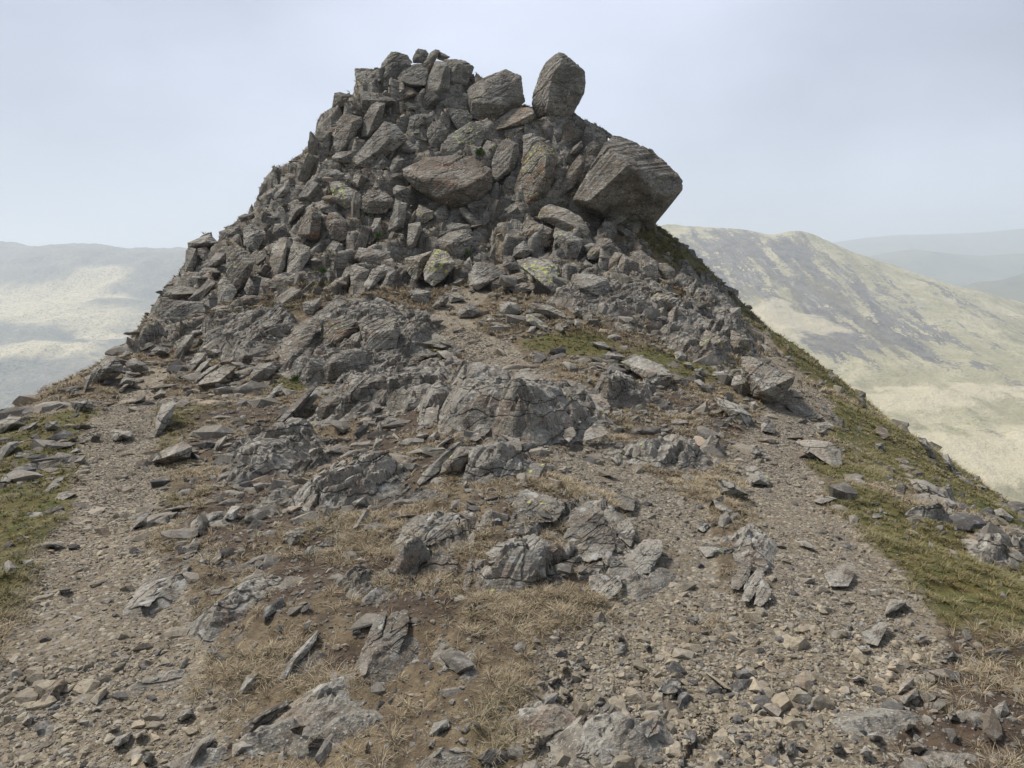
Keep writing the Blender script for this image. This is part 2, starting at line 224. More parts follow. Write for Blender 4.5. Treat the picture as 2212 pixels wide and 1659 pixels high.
# crop | name | look (brown lichen light rust, 0-9) | options | outline | ridge points with depth towards the viewer | label | short name
ROCKS = """
A|block|2340||608,340 720,342 890,370 930,375 925,520 760,590 665,600 640,560 605,430|650,520,-.3 880,480,-.35|flat-topped grey block jutting out left at the tor's summit|jutting summit block
A|block|1640||1010,150 1190,190 1195,235 1250,285 1000,330 930,370 895,365 900,290|1000,250,-.2|lichen-greened block with flat top, highest left one of the summit pile|lichen-greened summit block
A|block|1100||1010,275 1110,290 1240,290 1150,330 1065,420 1100,600 990,610 920,560 930,390|1010,290,-.15|dark shadowed upright block wedged beside the rounded summit boulder|
A|boulder|1240||1160,320 1310,287 1420,350 1425,470 1390,540 1260,560 1120,540 1065,420|1110,480,-.3 1240,520,-.35 1380,530,-.25|smooth rounded grey boulder lying in the middle of the summit pile|rounded summit boulder
A|block|2320||1310,120 1390,135 1425,180 1370,290 1250,285 1245,230 1280,150|1290,220,-.15|small upright stone standing at the very top of the tor|topmost upright stone
A|block|6336||1500,130 1550,145 1500,260 1420,390 1360,290 1440,170|1470,200,-.15|rusty brown leaning block just right of the topmost upright stone|
A|block|3440||1540,150 1665,215 1590,262 1510,240|1560,200,-.1||
A|block|2440||1590,240 1730,235 1820,258 1930,325 1855,520 1760,480 1680,560 1640,500 1600,350|1745,285,-.3 1665,480,-.25|angular grey block forming the right corner of the summit pile|right summit block
A|pillar|2440|T=.7|1500,255 1640,280 1660,380 1660,580 1600,600 1500,690 1440,720 1380,650 1385,560 1430,410|1590,370,-.4 1540,560,-.4|long grey leaning pillar down the middle of the summit pile|leaning summit pillar
A|block|1200||1325,620 1390,570 1560,560 1620,660 1490,720 1460,810 1370,805 1330,700|1480,700,-.3||
A|slab|6362||1180,545 1245,555 1305,630 1130,700 1070,705 1035,655|1250,620,-.2|pale tan pointed slab lying below the rounded summit boulder|tan pointed slab
A|slab|2331||665,590 850,610 1040,680 1075,710 830,740 720,860 670,800|690,690,-.3 1000,700,-.2|broad flat slab under the jutting summit block, dark beneath|
A|pillar|3441|T=.6|860,710 945,730 910,900 900,960 770,1110 680,1095 670,1030 700,900 790,740|880,765,-.35 745,1080,-.25|tilted rough pillar leaning right beneath the tan pointed slab|
A|block|4332||380,612 440,600 590,640 560,700 440,780 350,775|470,650,-.2||
A|block|3331||300,800 350,780 335,900 320,1000 200,1030 195,1000 230,900|300,900,-.2||
A|block|3331||200,1030 350,1040 340,1150 325,1300 190,1290 175,1150|310,1060,-.2||
A|pillar|5443||430,900 480,840 690,880 685,960 600,960 560,1080 520,1250 345,1300 370,1150|580,930,-.3 500,1200,-.2|tall brownish buttress block on the left cliff below the summit|brown cliff buttress
A|block|3331||500,790 660,780 695,860 620,880|600,840,-.2||
A|block|2450||565,1110 620,1100 660,1200 630,1250 520,1250 530,1170|600,1120,-.12||
A|block|3331||590,610 660,600 665,760 500,780 560,700|600,680,-.15||
A|slab|2550|T=.5|930,935 1060,960 1200,1130 1070,1135 970,1130 870,1270 780,1430 740,1440 620,1420 570,1350 640,1280 870,1050|975,1120,-.35 860,1250,-.3 640,1400,-.15|big pale triangular slab pointing upward below the summit pile|triangular slab
A|slab|2560|T=.8|350,1320 400,1270 660,1240 640,1280 570,1330 560,1390 430,1390 355,1350|450,1330,-.25|thin pale ledge slab sticking out left of the triangular slab|pale ledge slab
A|slab|2440||1040,1130 1075,1150 1060,1250 1000,1350 930,1320 940,1270|1040,1190,-.15||
A|slab|2440||1110,1140 1200,1140 1330,1240 1240,1280 1070,1260 1060,1210|1130,1230,-.15||
A|slab|3440||880,1290 920,1280 990,1390 960,1440 830,1490 800,1460|910,1370,-.15||
A|slab|2440||1080,1300 1160,1340 1110,1460 1000,1530 960,1510 1030,1350|1090,1370,-.2||
A|boulder|1440||1220,880 1340,840 1470,850 1470,930 1340,1060 1300,1110 1210,1100 1180,1010|1320,960,-.2||
A|block|1550||1460,930 1560,930 1640,1020 1600,1100 1600,1180 1500,1240 1440,1200 1400,1080 1420,1000|1530,1040,-.25|squarish pale grey block set in the middle of the upper face|
A|slab|1440||1640,780 1850,800 1920,890 1800,960 1760,1050 1700,950 1610,800|1780,880,-.1||
A|slab|1740|T=.6|1640,1080 1770,1010 1900,920 2060,990 2050,1090 1970,1170 1960,1300 1780,1310 1570,1300 1600,1150|1800,1150,-.15|wide smooth grey sloping slab spotted with yellow lichen, above the broad brown boulder|smooth lichen slab
A|slab|2440||1580,640 1700,620 1870,800 1890,900 1620,790 1580,720|1700,740,-.12||
A|block|2550||980,790 1010,770 1015,930 975,940|1000,850,-.08||
A|block|2340||1130,730 1200,710 1330,760 1270,800 1150,800|1230,770,-.12||
M|boulder|8235|sub=5 T=1.5|905,165 1010,120 1130,60 1380,45 1530,60 1590,100 1700,170 1700,340 1580,440 1440,500 1340,510 1240,480 1110,400 1010,340 920,240|1050,250,-.5 1250,250,-.6 1450,330,-.7 1620,230,-.5 1200,420,-.45|huge broad rounded brown boulder resting in the centre of the tor|broad brown boulder
B|boulder|3441|sub=5 T=1.2|-81,520 -50,480 0,450 90,400 200,355 300,305 370,340 450,380 460,520 490,630 430,660 330,760 260,800 100,830 -40,790 -60,640|90,450,-.35 85,540,-.55 120,640,-.6 240,665,-.5 420,600,-.15 -30,640,-.35|big angular boulder with tan left face, perched between summit pile and standing boulder|perched angular boulder
B|boulder|3441|sub=5 T=1.1 lean=.25|820,145 870,160 960,220 1075,330 1085,440 1075,530 1010,660 970,750 940,770 820,830 700,800 600,790 555,660 570,560 620,460 640,340 690,250 780,170|850,250,-.4 770,340,-.55 735,480,-.65 720,650,-.6 700,740,-.45 1040,420,-.1|tall egg-shaped boulder standing upright alone on the skyline|tall standing boulder
B|slab|7565|T=.6|90,930 120,880 270,790 370,700 440,685 560,690 600,780 560,850 440,880 280,900 120,950|580,740,-.4 330,870,-.4 120,925,-.1|long brown lichen-spotted slab propped under the tall standing boulder|brown propped slab
B|block|2330||285,910 480,870 520,890 380,1000 300,1000|450,900,-.2||
B|stone|3540||880,735 960,755 950,815 820,820 840,770|880,780,-.12|small squat stone wedged under the right foot of the tall standing boulder|
B|block|7446||930,810 1030,960 1010,1010 910,1060 850,1050 835,980 870,880|950,920,-.2|rusty pointed block below and right of the tall standing boulder|rusty pointed block
B|stone|6445||1040,825 1100,850 1105,890 1060,920 1000,900 995,850|1060,870,-.12|little brown stone on the skyline between standing boulder and overhang|
B|stone|3440||790,880 850,815 915,830 850,920 790,930|850,860,-.12||
B|pillar|3652|T=.6|270,1010 340,1000 430,1050 430,1150 370,1320 200,1420 170,1380 165,1210 220,1080|390,1050,-.25 330,1290,-.25 210,1390,-.1|split grey pillar right of the broad brown boulder, lichen at its foot|split grey pillar
B|pillar|7747|sub=5 T=.8|590,1040 650,1020 760,1090 810,1170 760,1230 770,1330 740,1490 640,1600 500,1650 400,1600 385,1490 430,1350 480,1200|700,1180,-.45 690,1340,-.5 640,1520,-.35 500,1630,-.2|big rust-brown pillar with yellow lichen cap between brown boulder and overhang|rust-brown pillar
B|slab|5342|T=.6|1030,1150 1080,1200 1080,1290 960,1480 840,1560 800,1540 850,1430 960,1230|1050,1230,-.2||
B|block|5643||1070,1090 1160,1010 1220,1050 1220,1110 1150,1240 1090,1210 1055,1160|1180,1080,-.2||
B|boulder|4332|sub=5 T=2.2 lean=0 strata=.05|1270,1040,-.3 1350,970,.4 1480,990,.6 1740,1110,.8 1800,1190,.7 1920,1290,.6 2035,1390,.5 2030,1500,.4 1979,1545,.2 1835,1706,.5 1690,1928,.7 1601,1950,.7 1468,1828,.6 1279,1817,.4 1024,1710,.1 965,1590,-.5|1500,1270,-1.3 1120,1615,-1.0 1850,1560,-.45 1330,1450,-1.05|enormous overhanging boulder jutting out over the right side of the tor|overhanging boulder
B|block|4340||1190,890 1260,885 1350,960 1280,1010 1150,1010 1060,980|1230,960,-.2|low rock on the skyline at the top of the overhanging boulder|
B|slab|3440||470,960 560,940 700,1000 600,1040 470,1200|590,1010,-.2||
B|stone|2940||70,1080 120,1010 210,1040 210,1110 140,1180 80,1160|160,1090,-.15|small stone thickly crusted in yellow-green lichen near the mossy cleft|yellow lichened stone
B|stone|2640||800,1200 830,1150 870,1190 860,1250 800,1270|840,1200,-.1||
B|stone|2440||870,1130 930,1115 940,1230 900,1230|910,1150,-.1||
B|stone|3440||690,880 800,850 790,930 720,960|760,900,-.12||
B|block|5342||960,1080 1050,1010 1060,1080 1000,1140 930,1150|1010,1070,-.15||
B|slab|4331|T=.6|1300,960 1420,970 1560,1020 1640,1085 1500,1050 1330,1010|1450,1010,-.1||
E|boulder|4762||360,520 430,480 560,510 720,590 800,720 740,780 620,740 480,660 330,600|500,600,-.3 690,690,-.25|lichen-mottled whaleback boulder below the overhanging boulder's left foot|whaleback boulder
E|block|4652||240,610 330,640 470,700 440,850 370,870 300,790 180,740|320,700,-.3 430,750,-.2|pale blocky rock left of and below the whaleback boulder|
E|block|1742||490,680 660,780 740,790 690,950 580,970 470,760|600,820,-.25|black-spotted rock with yellow lichen streak along its top edge|
E|block|3552||890,775 990,790 1020,850 940,960 780,970 760,930 820,850|900,860,-.25||
E|block|4552||1020,900 1090,920 1070,1000 1000,1100 910,1070 960,980|1060,940,-.2||
E|block|4552||1090,920 1230,1000 1180,1130 1120,1160 1000,1090 1060,1000|1110,960,-.25 1090,1080,-.2||
E|block|3662||1140,900 1250,890 1400,1000 1400,1180 1300,1190 1190,1120 1230,1000|1280,1000,-.25|large grey block with one yellow lichen spot in the row under the overhang|spotted row block
E|block|3552||1400,1000 1480,1000 1550,1070 1530,1220 1460,1170 1410,1080|1500,1070,-.2||
E|block|2440||720,1010 760,970 830,1020 820,1080 720,1060|770,1020,-.12||
E|block|2440||850,1050 880,960 920,1010 880,1080|890,1020,-.1||
E|slab|2950|T=.6|150,980 270,950 440,970 500,1030 470,1090 520,1200 470,1260 390,1210 170,1030|200,1040,-.25 400,1200,-.25 420,1050,-.2|tilted slab heavily covered with yellow-green lichen above the upper trail|yellow-green lichen slab
E|block|2440||30,950 110,940 165,1020 160,1080 20,1030|90,1000,-.15||
E|block|1340||130,860 210,800 300,900 210,960 110,940|200,880,-.2||
E|boulder|1350|T=1|640,1160 680,1090 830,1100 960,1140 970,1220 950,1290 880,1350 780,1330 660,1240|890,1300,-.25 720,1220,-.4 860,1180,-.35|clean grey angular boulder with chipped front, right of the lichen slab|clean grey boulder
E|block|1450||480,910 560,990 570,1050 500,1050 460,980|520,980,-.15||
E|slab|2450||1110,1220 1150,1210 1320,1300 1280,1340 1110,1270|1200,1290,-.2|fallen grey slab sloping down right beneath the row of blocks|
E|block|2350||1200,1280 1270,1340 1280,1410 1180,1420 1140,1380|1210,1350,-.2|pyramid-shaped grey stone beneath a fallen slab, right of the clean grey boulder|
E|boulder|6755||1290,1340 1400,1260 1600,1320 1590,1410 1470,1380 1420,1400 1340,1430 1290,1400|1420,1320,-.25|lichen-whitened rock with rusty broken left face on the right slope|
E|slab|2450||1380,1210 1540,1240 1480,1260 1400,1250|1460,1235,-.1||
E|block|2641||1450,1390 1500,1520 1420,1530 1340,1480 1360,1420|1430,1440,-.2||
E|slab|2440||1170,1430 1340,1440 1330,1480 1200,1480|1250,1455,-.1||
E|stone|2340||1080,1350 1130,1350 1110,1410 1035,1400|1085,1370,-.12||
E|block|1450||640,1390 690,1380 735,1430 710,1490 640,1450|690,1420,-.15|cube-like grey block sitting in grass below the clean grey boulder|cube-like block
E|block|1340||530,1270 580,1245 630,1260 620,1340 540,1320|580,1280,-.15||
E|boulder|3561||270,1350 400,1360 540,1420 610,1500 560,1500 420,1480 280,1400|430,1420,-.25|long low lichened boulder in the grass right of the upper trail|
E|block|3360||0,1340 75,1340 160,1360 190,1440 80,1470 20,1470 0,1440|75,1370,-.25|two-toned block, pale left face and dark right, beside the upper trail|two-toned block
E|slab|2550||230,1450 280,1450 420,1550 450,1630 330,1570 230,1520|300,1510,-.15||
E|stone|2350||230,1620 270,1560 320,1560 300,1630|270,1600,-.1||
E|block|4652||1690,1370 1850,1440 1800,1480 1700,1480 1670,1430|1740,1430,-.15||
E|block|3641||1920,1400 1980,1390 2030,1440 1990,1540 1900,1480|1980,1430,-.2||
E|block|2440||2040,1400 2130,1390 2130,1600 2000,1540|2060,1440,-.2||
E|block|2551||1800,1500 1900,1470 1990,1560 1970,1630 1830,1560|1890,1530,-.2||
E|block|2341||1940,1250 1980,1190 2110,1240 2110,1290 2030,1280 1990,1270|2010,1240,-.15|dark flat-topped rock on the right skyline against the pale ridge|dark skyline rock
E|slab|6354||70,1110 190,1080 260,1150 150,1180 80,1170|150,1140,-.12||
E|slab|4351||60,1220 190,1180 305,1180 300,1240 140,1265|190,1215,-.15||
E|block|3440||1000,680 1060,660 1210,750 1190,800 1140,790 1020,710|1080,720,-.2||
E|block|2540||950,610 1010,560 1110,545 1120,610 1000,680 930,660|1040,610,-.25|angular rock tucked beneath the overhanging boulder's lower edge|
E|block|3332||1120,610 1240,630 1245,690 1190,740 1070,650|1180,660,-.15||
E|slab|3431||1400,800 1550,830 1560,860 1450,850 1380,820|1480,840,-.1||
E|slab|2550||1380,900 1540,960 1500,1000 1400,930|1450,940,-.1||
E|slab|2640||1230,1130 1330,1130 1300,1210 1240,1190|1280,1150,-.1||
E|slab|2851||1600,1140 1640,1130 1740,1240 1680,1250 1600,1190|1660,1190,-.1||
E|slab|2550||1800,1230 1860,1240 1960,1330 1930,1340 1820,1280|1870,1280,-.1||
E|stone|2340||860,830 800,820 740,850 750,900 800,900|800,850,-.1||
L|boulder|3442|T=1.2 sub=5 strata=.03|1650,560 1700,550 1850,620 2000,690 2000,740 1900,860 1810,870 1730,830 1740,760 1690,700 1640,620|1985,700,-.35 1790,790,-.5 1800,850,-.1|wedge-shaped boulder with dark undercut front beside the right-hand path|undercut wedge boulder
L|block|2751||1590,690 1640,680 1690,720 1710,800 1640,830 1570,750|1650,740,-.2|upright rock with yellow lichen spots, just left of the undercut wedge boulder|
L|slab|1552|T=.6|820,590 930,545 1100,610 1180,680 1150,750 1060,770 880,640|1000,650,-.3 1160,690,-.25 1040,740,-.15|big clean grey slab lying tilted in the brown grass of the right slope|tilted grey slab
L|slab|1550||1470,830 1600,870 1720,960 1690,1040 1580,980 1480,880|1620,930,-.25|grey slab pointing down to the stones at the foot of the right path|
L|block|4742||1270,350 1330,335 1400,380 1380,440 1330,490 1280,410|1350,400,-.2||
L|block|5753||1400,370 1560,450 1500,540 1440,580 1340,500|1470,460,-.3|large cracked block with rusty and yellow lichen on the right crag|
L|block|6654||1570,370 1720,440 1700,520 1630,560 1560,540|1640,440,-.25|brown-faced block at the right edge of the lower right crag|
L|block|1450||1320,720 1360,710 1440,780 1430,810 1370,790|1380,760,-.12||
L|slab|2440||1180,660 1280,710 1270,770 1180,720|1230,710,-.12||
L|slab|2550|T=.15|1680,1300 1740,1300 1830,1370 1835,1430 1700,1420 1675,1370|1770,1390,-.08|flat pinkish-grey slab lying at the left edge of the right path|flat path-edge slab
L|block|1550||1480,1380 1540,1400 1600,1420 1700,1500 1560,1531 1500,1490|1580,1440,-.15|dark fractured rock below the flat path-edge slab|
L|stone|2550||1080,1190 1150,1180 1180,1240 1130,1260|1130,1210,-.1||
L|block|2650||910,1130 1010,1110 1060,1150 1060,1210 950,1190|990,1140,-.12||
L|block|2550||1430,1140 1490,1110 1500,1200 1450,1230|1470,1150,-.12|upright grey rock in grass beside a dark turf bank, left of the right path|
L|slab|4451||1770,960 1820,960 1880,1040 1870,1080 1780,1060|1820,1010,-.12||
L|slab|3450|T=.3|1950,870 2100,900 2212,970 2150,980 2000,950|2080,930,-.1||
L|stone|1450||1180,530 1230,510 1270,550 1260,590 1200,580|1230,545,-.12||
L|block|1450||820,340 870,330 920,360 900,400 840,400|880,360,-.15||
L|block|1340||690,540 780,520 860,560 800,590 720,580|780,550,-.15||
L|stone|1350||610,460 700,450 760,500 700,510|690,480,-.12||
L|stone|2450||740,410 780,400 830,420 790,450 720,440|780,420,-.1||
L|stone|2450||1100,350 1150,330 1200,380 1180,410 1100,400|1150,360,-.12||
L|block|2640||1040,250 1110,220 1150,320 1110,330 1050,290|1100,270,-.15||
L|slab|2440||900,250 1010,260 1020,285 920,285|960,270,-.08||
L|stone|1340||1240,600 1290,590 1320,620 1290,640|1280,610,-.08||
L|stone|3350||1320,640 1380,630 1390,690 1350,700|1360,650,-.1||
L|stone|2340||1690,870 1740,860 1770,900 1720,920|1730,880,-.1||
L|block|2650||1440,690 1450,660 1550,650 1590,690 1540,710|1510,675,-.12||
G|boulder|3342|T=.8|0,1360 80,1320 165,1325 180,1380 100,1420 0,1460 -60,1440 -60,1370|90,1370,-.25|brownish flat-faced boulder at the far left edge of the ridge|left edge boulder
G|boulder|2551||680,980 790,885 850,890 910,950 900,1000 800,1070 700,1080 665,1010|790,960,-.3|rounded pale boulder on the left skyline above the valley|rounded left skyline boulder
G|block|2331||930,910 1000,885 1080,940 1100,980 1000,1000 930,960|1010,930,-.2|dark angular rock right of the rounded left skyline boulder|
G|pillar|2340||1290,840 1360,720 1430,705 1420,800 1330,910 1290,890|1390,760,-.2|tall tilted block leaning right above the left path's end|tilted left block
G|block|2360||1490,810 1580,745 1690,830 1660,880 1580,895 1520,870|1600,850,-.25|pale diamond-shaped block right of the tilted left block|pale diamond block
G|block|2450||1375,950 1450,850 1520,850 1520,920 1400,1000|1480,900,-.2||
G|block|3461|T=.5|1440,1090 1520,1020 1650,945 1740,950 1700,1060 1620,1110 1540,1090|1610,1060,-.3 1700,990,-.15|big pale cut block tilted on the slope right of the left path|tilted pale block
G|block|2340||1750,900 1790,820 1850,870 1830,930 1770,950|1800,870,-.2||
G|block|3440||1620,920 1720,875 1740,930 1680,950|1700,910,-.12||
G|slab|4351|T=.15|810,1430 850,1410 975,1430 970,1470 850,1500 820,1480|900,1450,-.1|flat brown slab lying on the left path's gravel|flat brown path slab
G|slab|2550|T=.25|1140,1440 1150,1330 1190,1230 1280,1200 1300,1220 1260,1340 1190,1440 1140,1470|1200,1330,-.15|upright pointed grey slab standing in the middle of the left path|pointed slab on left path
G|boulder|2562|T=.5|1120,1650 1180,1580 1350,1500 1420,1540 1400,1620 1250,1670|1250,1610,-.25|long lichen-whitened boulder on the right edge of the left path|long path-edge boulder
G|slab|2331|T=.6|995,695 1050,640 1130,615 1130,650 1070,735|1070,680,-.1|flat pointed rock poking out from the left cliff over the valley|flat poking rock
G|boulder|3331|T=1.4 sub=5 strata=.03|1200,380 1240,360 1400,355 1500,385 1510,430 1440,465 1290,470 1200,430|1290,420,-.5 1480,410,-.5|flat-topped overhanging rock capping the left cliff|left cliff cap rock
G|block|3330|T=1.2|1200,450 1290,480 1500,480 1530,560 1450,610 1280,630 1190,610 1170,540|1290,500,-.15|square wall block directly under the left cliff's cap rock|
G|block|2441||1470,260 1540,220 1610,230 1590,290 1500,310 1460,300|1540,260,-.2||
G|block|1340||1110,835 1160,800 1230,820 1250,860 1120,870|1180,830,-.2||
G|stone|3350||975,1220 1040,1160 1075,1165 1070,1220|1040,1195,-.15|small pyramid stone on thin flat stones in the left path|
G|block|2340||890,1070 930,1000 1000,1060 950,1090 860,1100|930,1050,-.15||
G|block|2550||1260,1060 1320,980 1400,1020 1390,1050|1330,1020,-.15||
G|boulder|1561||520,1215 640,1185 690,1230 660,1290 570,1300|620,1220,-.2|lichened boulder in the grass left of the left path|
G|block|3350||1120,1180 1190,1110 1230,1150 1180,1185|1180,1150,-.1||
G|block|2550||860,890 930,835 960,850 950,900|920,870,-.15||
G|slab|2340||150,1400 290,1350 240,1420 120,1450|220,1400,-.1||
G|block|1340||330,1360 420,1350 440,1400 400,1430 330,1420|390,1380,-.12||
G|slab|3450||400,1520 450,1490 500,1490 460,1520|450,1505,-.05||
G|slab|1560||0,1560 60,1510 140,1500 120,1550 0,1650|80,1530,-.08||
G|slab|1450||510,1590 560,1550 600,1560 580,1590|560,1575,-.06||
G|block|3341||540,1659 600,1610 640,1600 600,1680|600,1640,-.06||
G|block|2340||1430,1000 1480,930 1560,890 1530,960 1440,1030|1500,960,-.12||
G|stone|2350||1690,1110 1710,1090 1760,1100 1740,1140|1725,1110,-.08||
G|stone|1350||1510,1170 1550,1150 1590,1160 1540,1190|1550,1165,-.08||
G|slab|2450||1390,1100 1540,960 1620,930 1560,1000 1430,1090|1500,1020,-.12||
G|slab|1560||1560,1590 1600,1500 1680,1450 1640,1540 1590,1590|1620,1530,-.1||
G|slab|1450||1740,1270 1760,1250 1770,1290 1720,1300|1750,1275,-.05||
G|block|2441||620,1040 670,1010 680,1060 620,1150|650,1060,-.12||
G|stone|1440||820,1000 870,960 930,990 880,1020|870,990,-.1||
G|stone|3450||870,1130 920,1080 950,1080 900,1140|910,1105,-.06||
G|stone|3340||960,1100 990,1065 1040,1100 1010,1115|995,1090,-.06||
C|pillar|4651|T=.7|900,650 980,600 1050,650 1150,760 1100,900 1000,1020 940,1010 890,820|990,690,-.15 1080,800,-.3|tall light slab face with ribbed right side in the left crag|ribbed left pillar
C|slab|5180|T=.6|1370,555 1440,550 1420,800 1380,900 1330,930 1300,820 1275,760 1300,650|1400,700,-.2|smooth yellowish upright slab, the palest in the left crag|yellowish upright slab
C|slab|3570|T=.6|1490,580 1640,640 1640,720 1530,900 1430,890 1440,740|1560,720,-.2|pale cracked upright slab just right of the yellowish slab|pale cracked slab
C|pillar|8446|T=.8|1580,370 1640,270 1740,340 1720,560 1680,590 1560,560 1520,520|1660,330,-.2 1630,520,-.3|rusty brown upright block above the pale cracked slab|rusty upright block
C|block|6554||1800,330 1880,330 1960,400 1960,560 1900,590 1820,560 1770,430|1850,430,-.25|brown squarish block right of the rusty upright block|brown squarish block
C|boulder|3862||1800,60 1900,50 2090,170 2090,300 1990,330 1850,230|1950,200,-.25|slanting boulder with yellow lichen on its upper end, left of the broad brown boulder|slanting lichen boulder
C|block|1541||1770,700 1830,590 1900,600 1920,760 1870,840 1760,810|1850,680,-.25||
C|block|1570||1050,480 1100,430 1200,470 1230,520 1210,600 1150,690 1050,620|1140,540,-.2|whitish lichen-speckled block high in the left crag|
C|boulder|2340||740,770 800,690 900,680 880,770 800,810 740,810|830,750,-.2||
C|block|1550||740,760 800,690 880,680 890,730 800,760|820,720,-.1||
C|boulder|3341||640,870 700,820 800,830 850,860 750,940 680,930|740,860,-.2||
C|stone|2440||1000,370 1060,340 1120,350 1110,400 1030,420|1060,370,-.15|mushroom-shaped stone on the left skyline midway up the crag|
C|stone|2550||1130,330 1190,270 1225,290 1220,360 1150,370|1190,320,-.15||
C|block|2560||1310,170 1380,80 1450,40 1470,120 1420,180 1320,220|1400,130,-.2|pale rock on the left skyline at the foot of the summit cliff|
C|slab|2450|T=.9|550,600 620,570 750,520 830,600 720,630 560,640|690,600,-.25|flat slab forming the left skyline corner of the crag|skyline corner slab
C|pillar|3440||555,640 630,650 640,760 600,860 530,860|600,720,-.2||
C|block|2550||830,500 920,470 1020,440 1030,520 900,600 840,590|930,520,-.2||
C|slab|1550||820,950 880,890 950,970 1000,1020 930,1140 820,1140|890,1000,-.2||
C|block|3550||1190,1000 1210,900 1290,920 1280,1040 1200,1050|1240,950,-.15||
C|slab|4442||1000,1100 1060,1060 1240,1070 1230,1100 1150,1150 990,1130|1100,1090,-.2||
C|block|4551|T=.8|760,1180 830,1155 1050,1160 1060,1230 920,1330 830,1370 770,1320|850,1200,-.15|flat-faced wall block below the ribbed left pillar|
C|block|1560||1570,1130 1740,1080 1740,1150 1660,1240 1580,1210|1690,1140,-.2|smooth light grey block in grass left of the brown split outcrop|smooth light block
C|block|2450||1350,1200 1430,1200 1460,1310 1360,1310|1400,1240,-.12||
C|stone|1450||1205,1390 1290,1355 1360,1370 1300,1430|1270,1390,-.15|loose grey stone lying on the grass shelf below the left crag|
C|stone|1450||1030,1380 1110,1365 1130,1420 1030,1420|1080,1390,-.12||
C|stone|1440||920,1330 950,1280 1000,1280 1000,1330|960,1300,-.1||
C|slab|2450||1160,1240 1180,1160 1220,1140 1210,1220|1190,1180,-.08||
C|block|2440||1440,450 1470,260 1600,260 1560,330 1480,400|1520,310,-.15||
C|block|3330||1300,520 1320,430 1420,430 1440,520 1380,560|1370,470,-.15||
C|block|4341||640,650 720,630 760,700 700,760 650,720|700,680,-.12||
C|slab|2560||1690,90 1740,80 1750,100 1710,105|1720,92,-.03|thin chalk-white stone chip on the left crag's rubble|
C|stone|6364||1750,140 1790,110 1800,160 1770,190|1780,140,-.08||
C|block|3551||1050,1010 1100,900 1140,960 1160,1040 1080,1060|1110,980,-.15||
C|slab|2441||1690,290 1780,250 1830,270 1800,330 1720,320|1760,290,-.1||
M|block|4551||545,440 610,350 760,370 830,440 770,560 620,570 540,530|620,450,-.25 760,450,-.2|squared block with dark front below and left of the broad brown boulder|squared dark-fronted block
M|slab|2460||590,800 660,600 720,600 700,740 640,820|700,640,-.15|narrow pale leaning slab in the middle of the mid-crag|
M|pillar|2550||770,720 850,440 950,470 920,690 830,740|870,480,-.1 860,660,-.25|tall cleft pillar block in the centre of the mid-crag|
M|block|4761||1010,600 1050,480 1180,540 1180,600 1100,650 1020,640|1090,560,-.2||
M|pillar|2570|T=.5|940,850 960,650 1070,640 1080,700 1020,860 960,870|1060,670,-.15 1000,820,-.15|whitish fluted slab in the centre of the mid-crag|whitish fluted slab
M|boulder|2552|T=1|1220,790 1330,720 1470,700 1540,790 1490,900 1380,980 1240,880|1350,820,-.35|dark rounded boulder directly under the broad brown boulder, mid-crag|dark round mid boulder
M|slab|2550||1240,700 1340,640 1500,660 1530,740 1330,730 1230,760|1380,690,-.15||
M|boulder|3971|T=.9|1090,1070 1190,870 1300,900 1380,1010 1290,1130 1180,1210 1100,1160|1200,1000,-.3 1300,1000,-.2|pointed boulder splashed with bright yellow lichen left of the upper trail|yellow-splashed boulder
M|block|4661||920,960 1170,890 1150,950 1090,1080 1020,1180 950,1080|1060,970,-.25||
M|block|3561||490,940 520,860 800,900 800,960 680,1040 580,1040 480,960|560,940,-.25|flat-topped tabular block in the lower middle of the crag|tabular block
M|block|3570||440,1080 480,1010 620,1060 560,1200 450,1190|540,1070,-.15||
M|slab|2570||560,1200 640,1050 750,1010 830,1050 760,1110 600,1240|700,1080,-.2|light slanting slab below the tabular block|
M|block|2550||730,1190 780,1070 850,1060 820,1230 740,1260|790,1110,-.12||
M|boulder|1350|T=.5|1490,1100 1560,990 1700,1000 1830,1090 1750,1140 1570,1245 1500,1200|1700,1150,-.15 1560,1190,-.2|large flat-faced grey rock tipped beside the upper trail's top|tipped grey rock
M|slab|3340||1410,510 1450,505 1620,640 1570,700 1530,690 1420,560|1500,620,-.15|square-ended grey slab sliding down right below the broad brown boulder|
M|block|2450||950,1260 1030,1230 1170,1250 1130,1370 1000,1330|1050,1270,-.2||
M|stone|1350||1640,1510 1680,1460 1745,1510 1700,1540|1690,1500,-.1||
M|block|2450||1390,1440 1490,1350 1560,1390 1600,1440 1530,1480 1400,1480|1490,1410,-.15|grey rock lying right at the upper trail's bend|
M|block|2450||1160,1390 1250,1290 1320,1290 1300,1360 1200,1400|1260,1340,-.15||
M|slab|2450||1270,1260 1400,1260 1470,1320 1330,1350|1360,1300,-.12||
M|block|1440||200,1040 210,900 290,800 380,830 370,960 320,1050|300,900,-.2||
M|block|2450||380,1150 400,1060 450,1080 430,1180|420,1110,-.1||
M|block|3441||820,340 860,310 960,330 940,420 830,400|880,360,-.15||
M|stone|2550||130,500 200,460 280,490 240,550 150,550|200,510,-.12||
M|block|2440||1480,480 1560,450 1700,460 1650,530 1500,530|1590,490,-.1||
M|stone|2340||1820,1180 1900,1100 2020,1120 2000,1160 1880,1180|1930,1140,-.1||
M|stone|2350||1790,980 1860,930 1930,1030 1920,1080 1800,1030|1870,1000,-.12||
M|block|2450||150,250 200,170 330,170 390,210 330,260 210,290|270,220,-.15||
M|stone|2340||740,300 760,220 900,200 910,250 820,280|830,240,-.1||
H|slab|6444|T=.5|215,550 230,430 380,250 500,200 520,270 430,430 330,570 260,610|380,330,-.15 330,520,-.1|reddish slanting slab at the left end of the brown split outcrop|
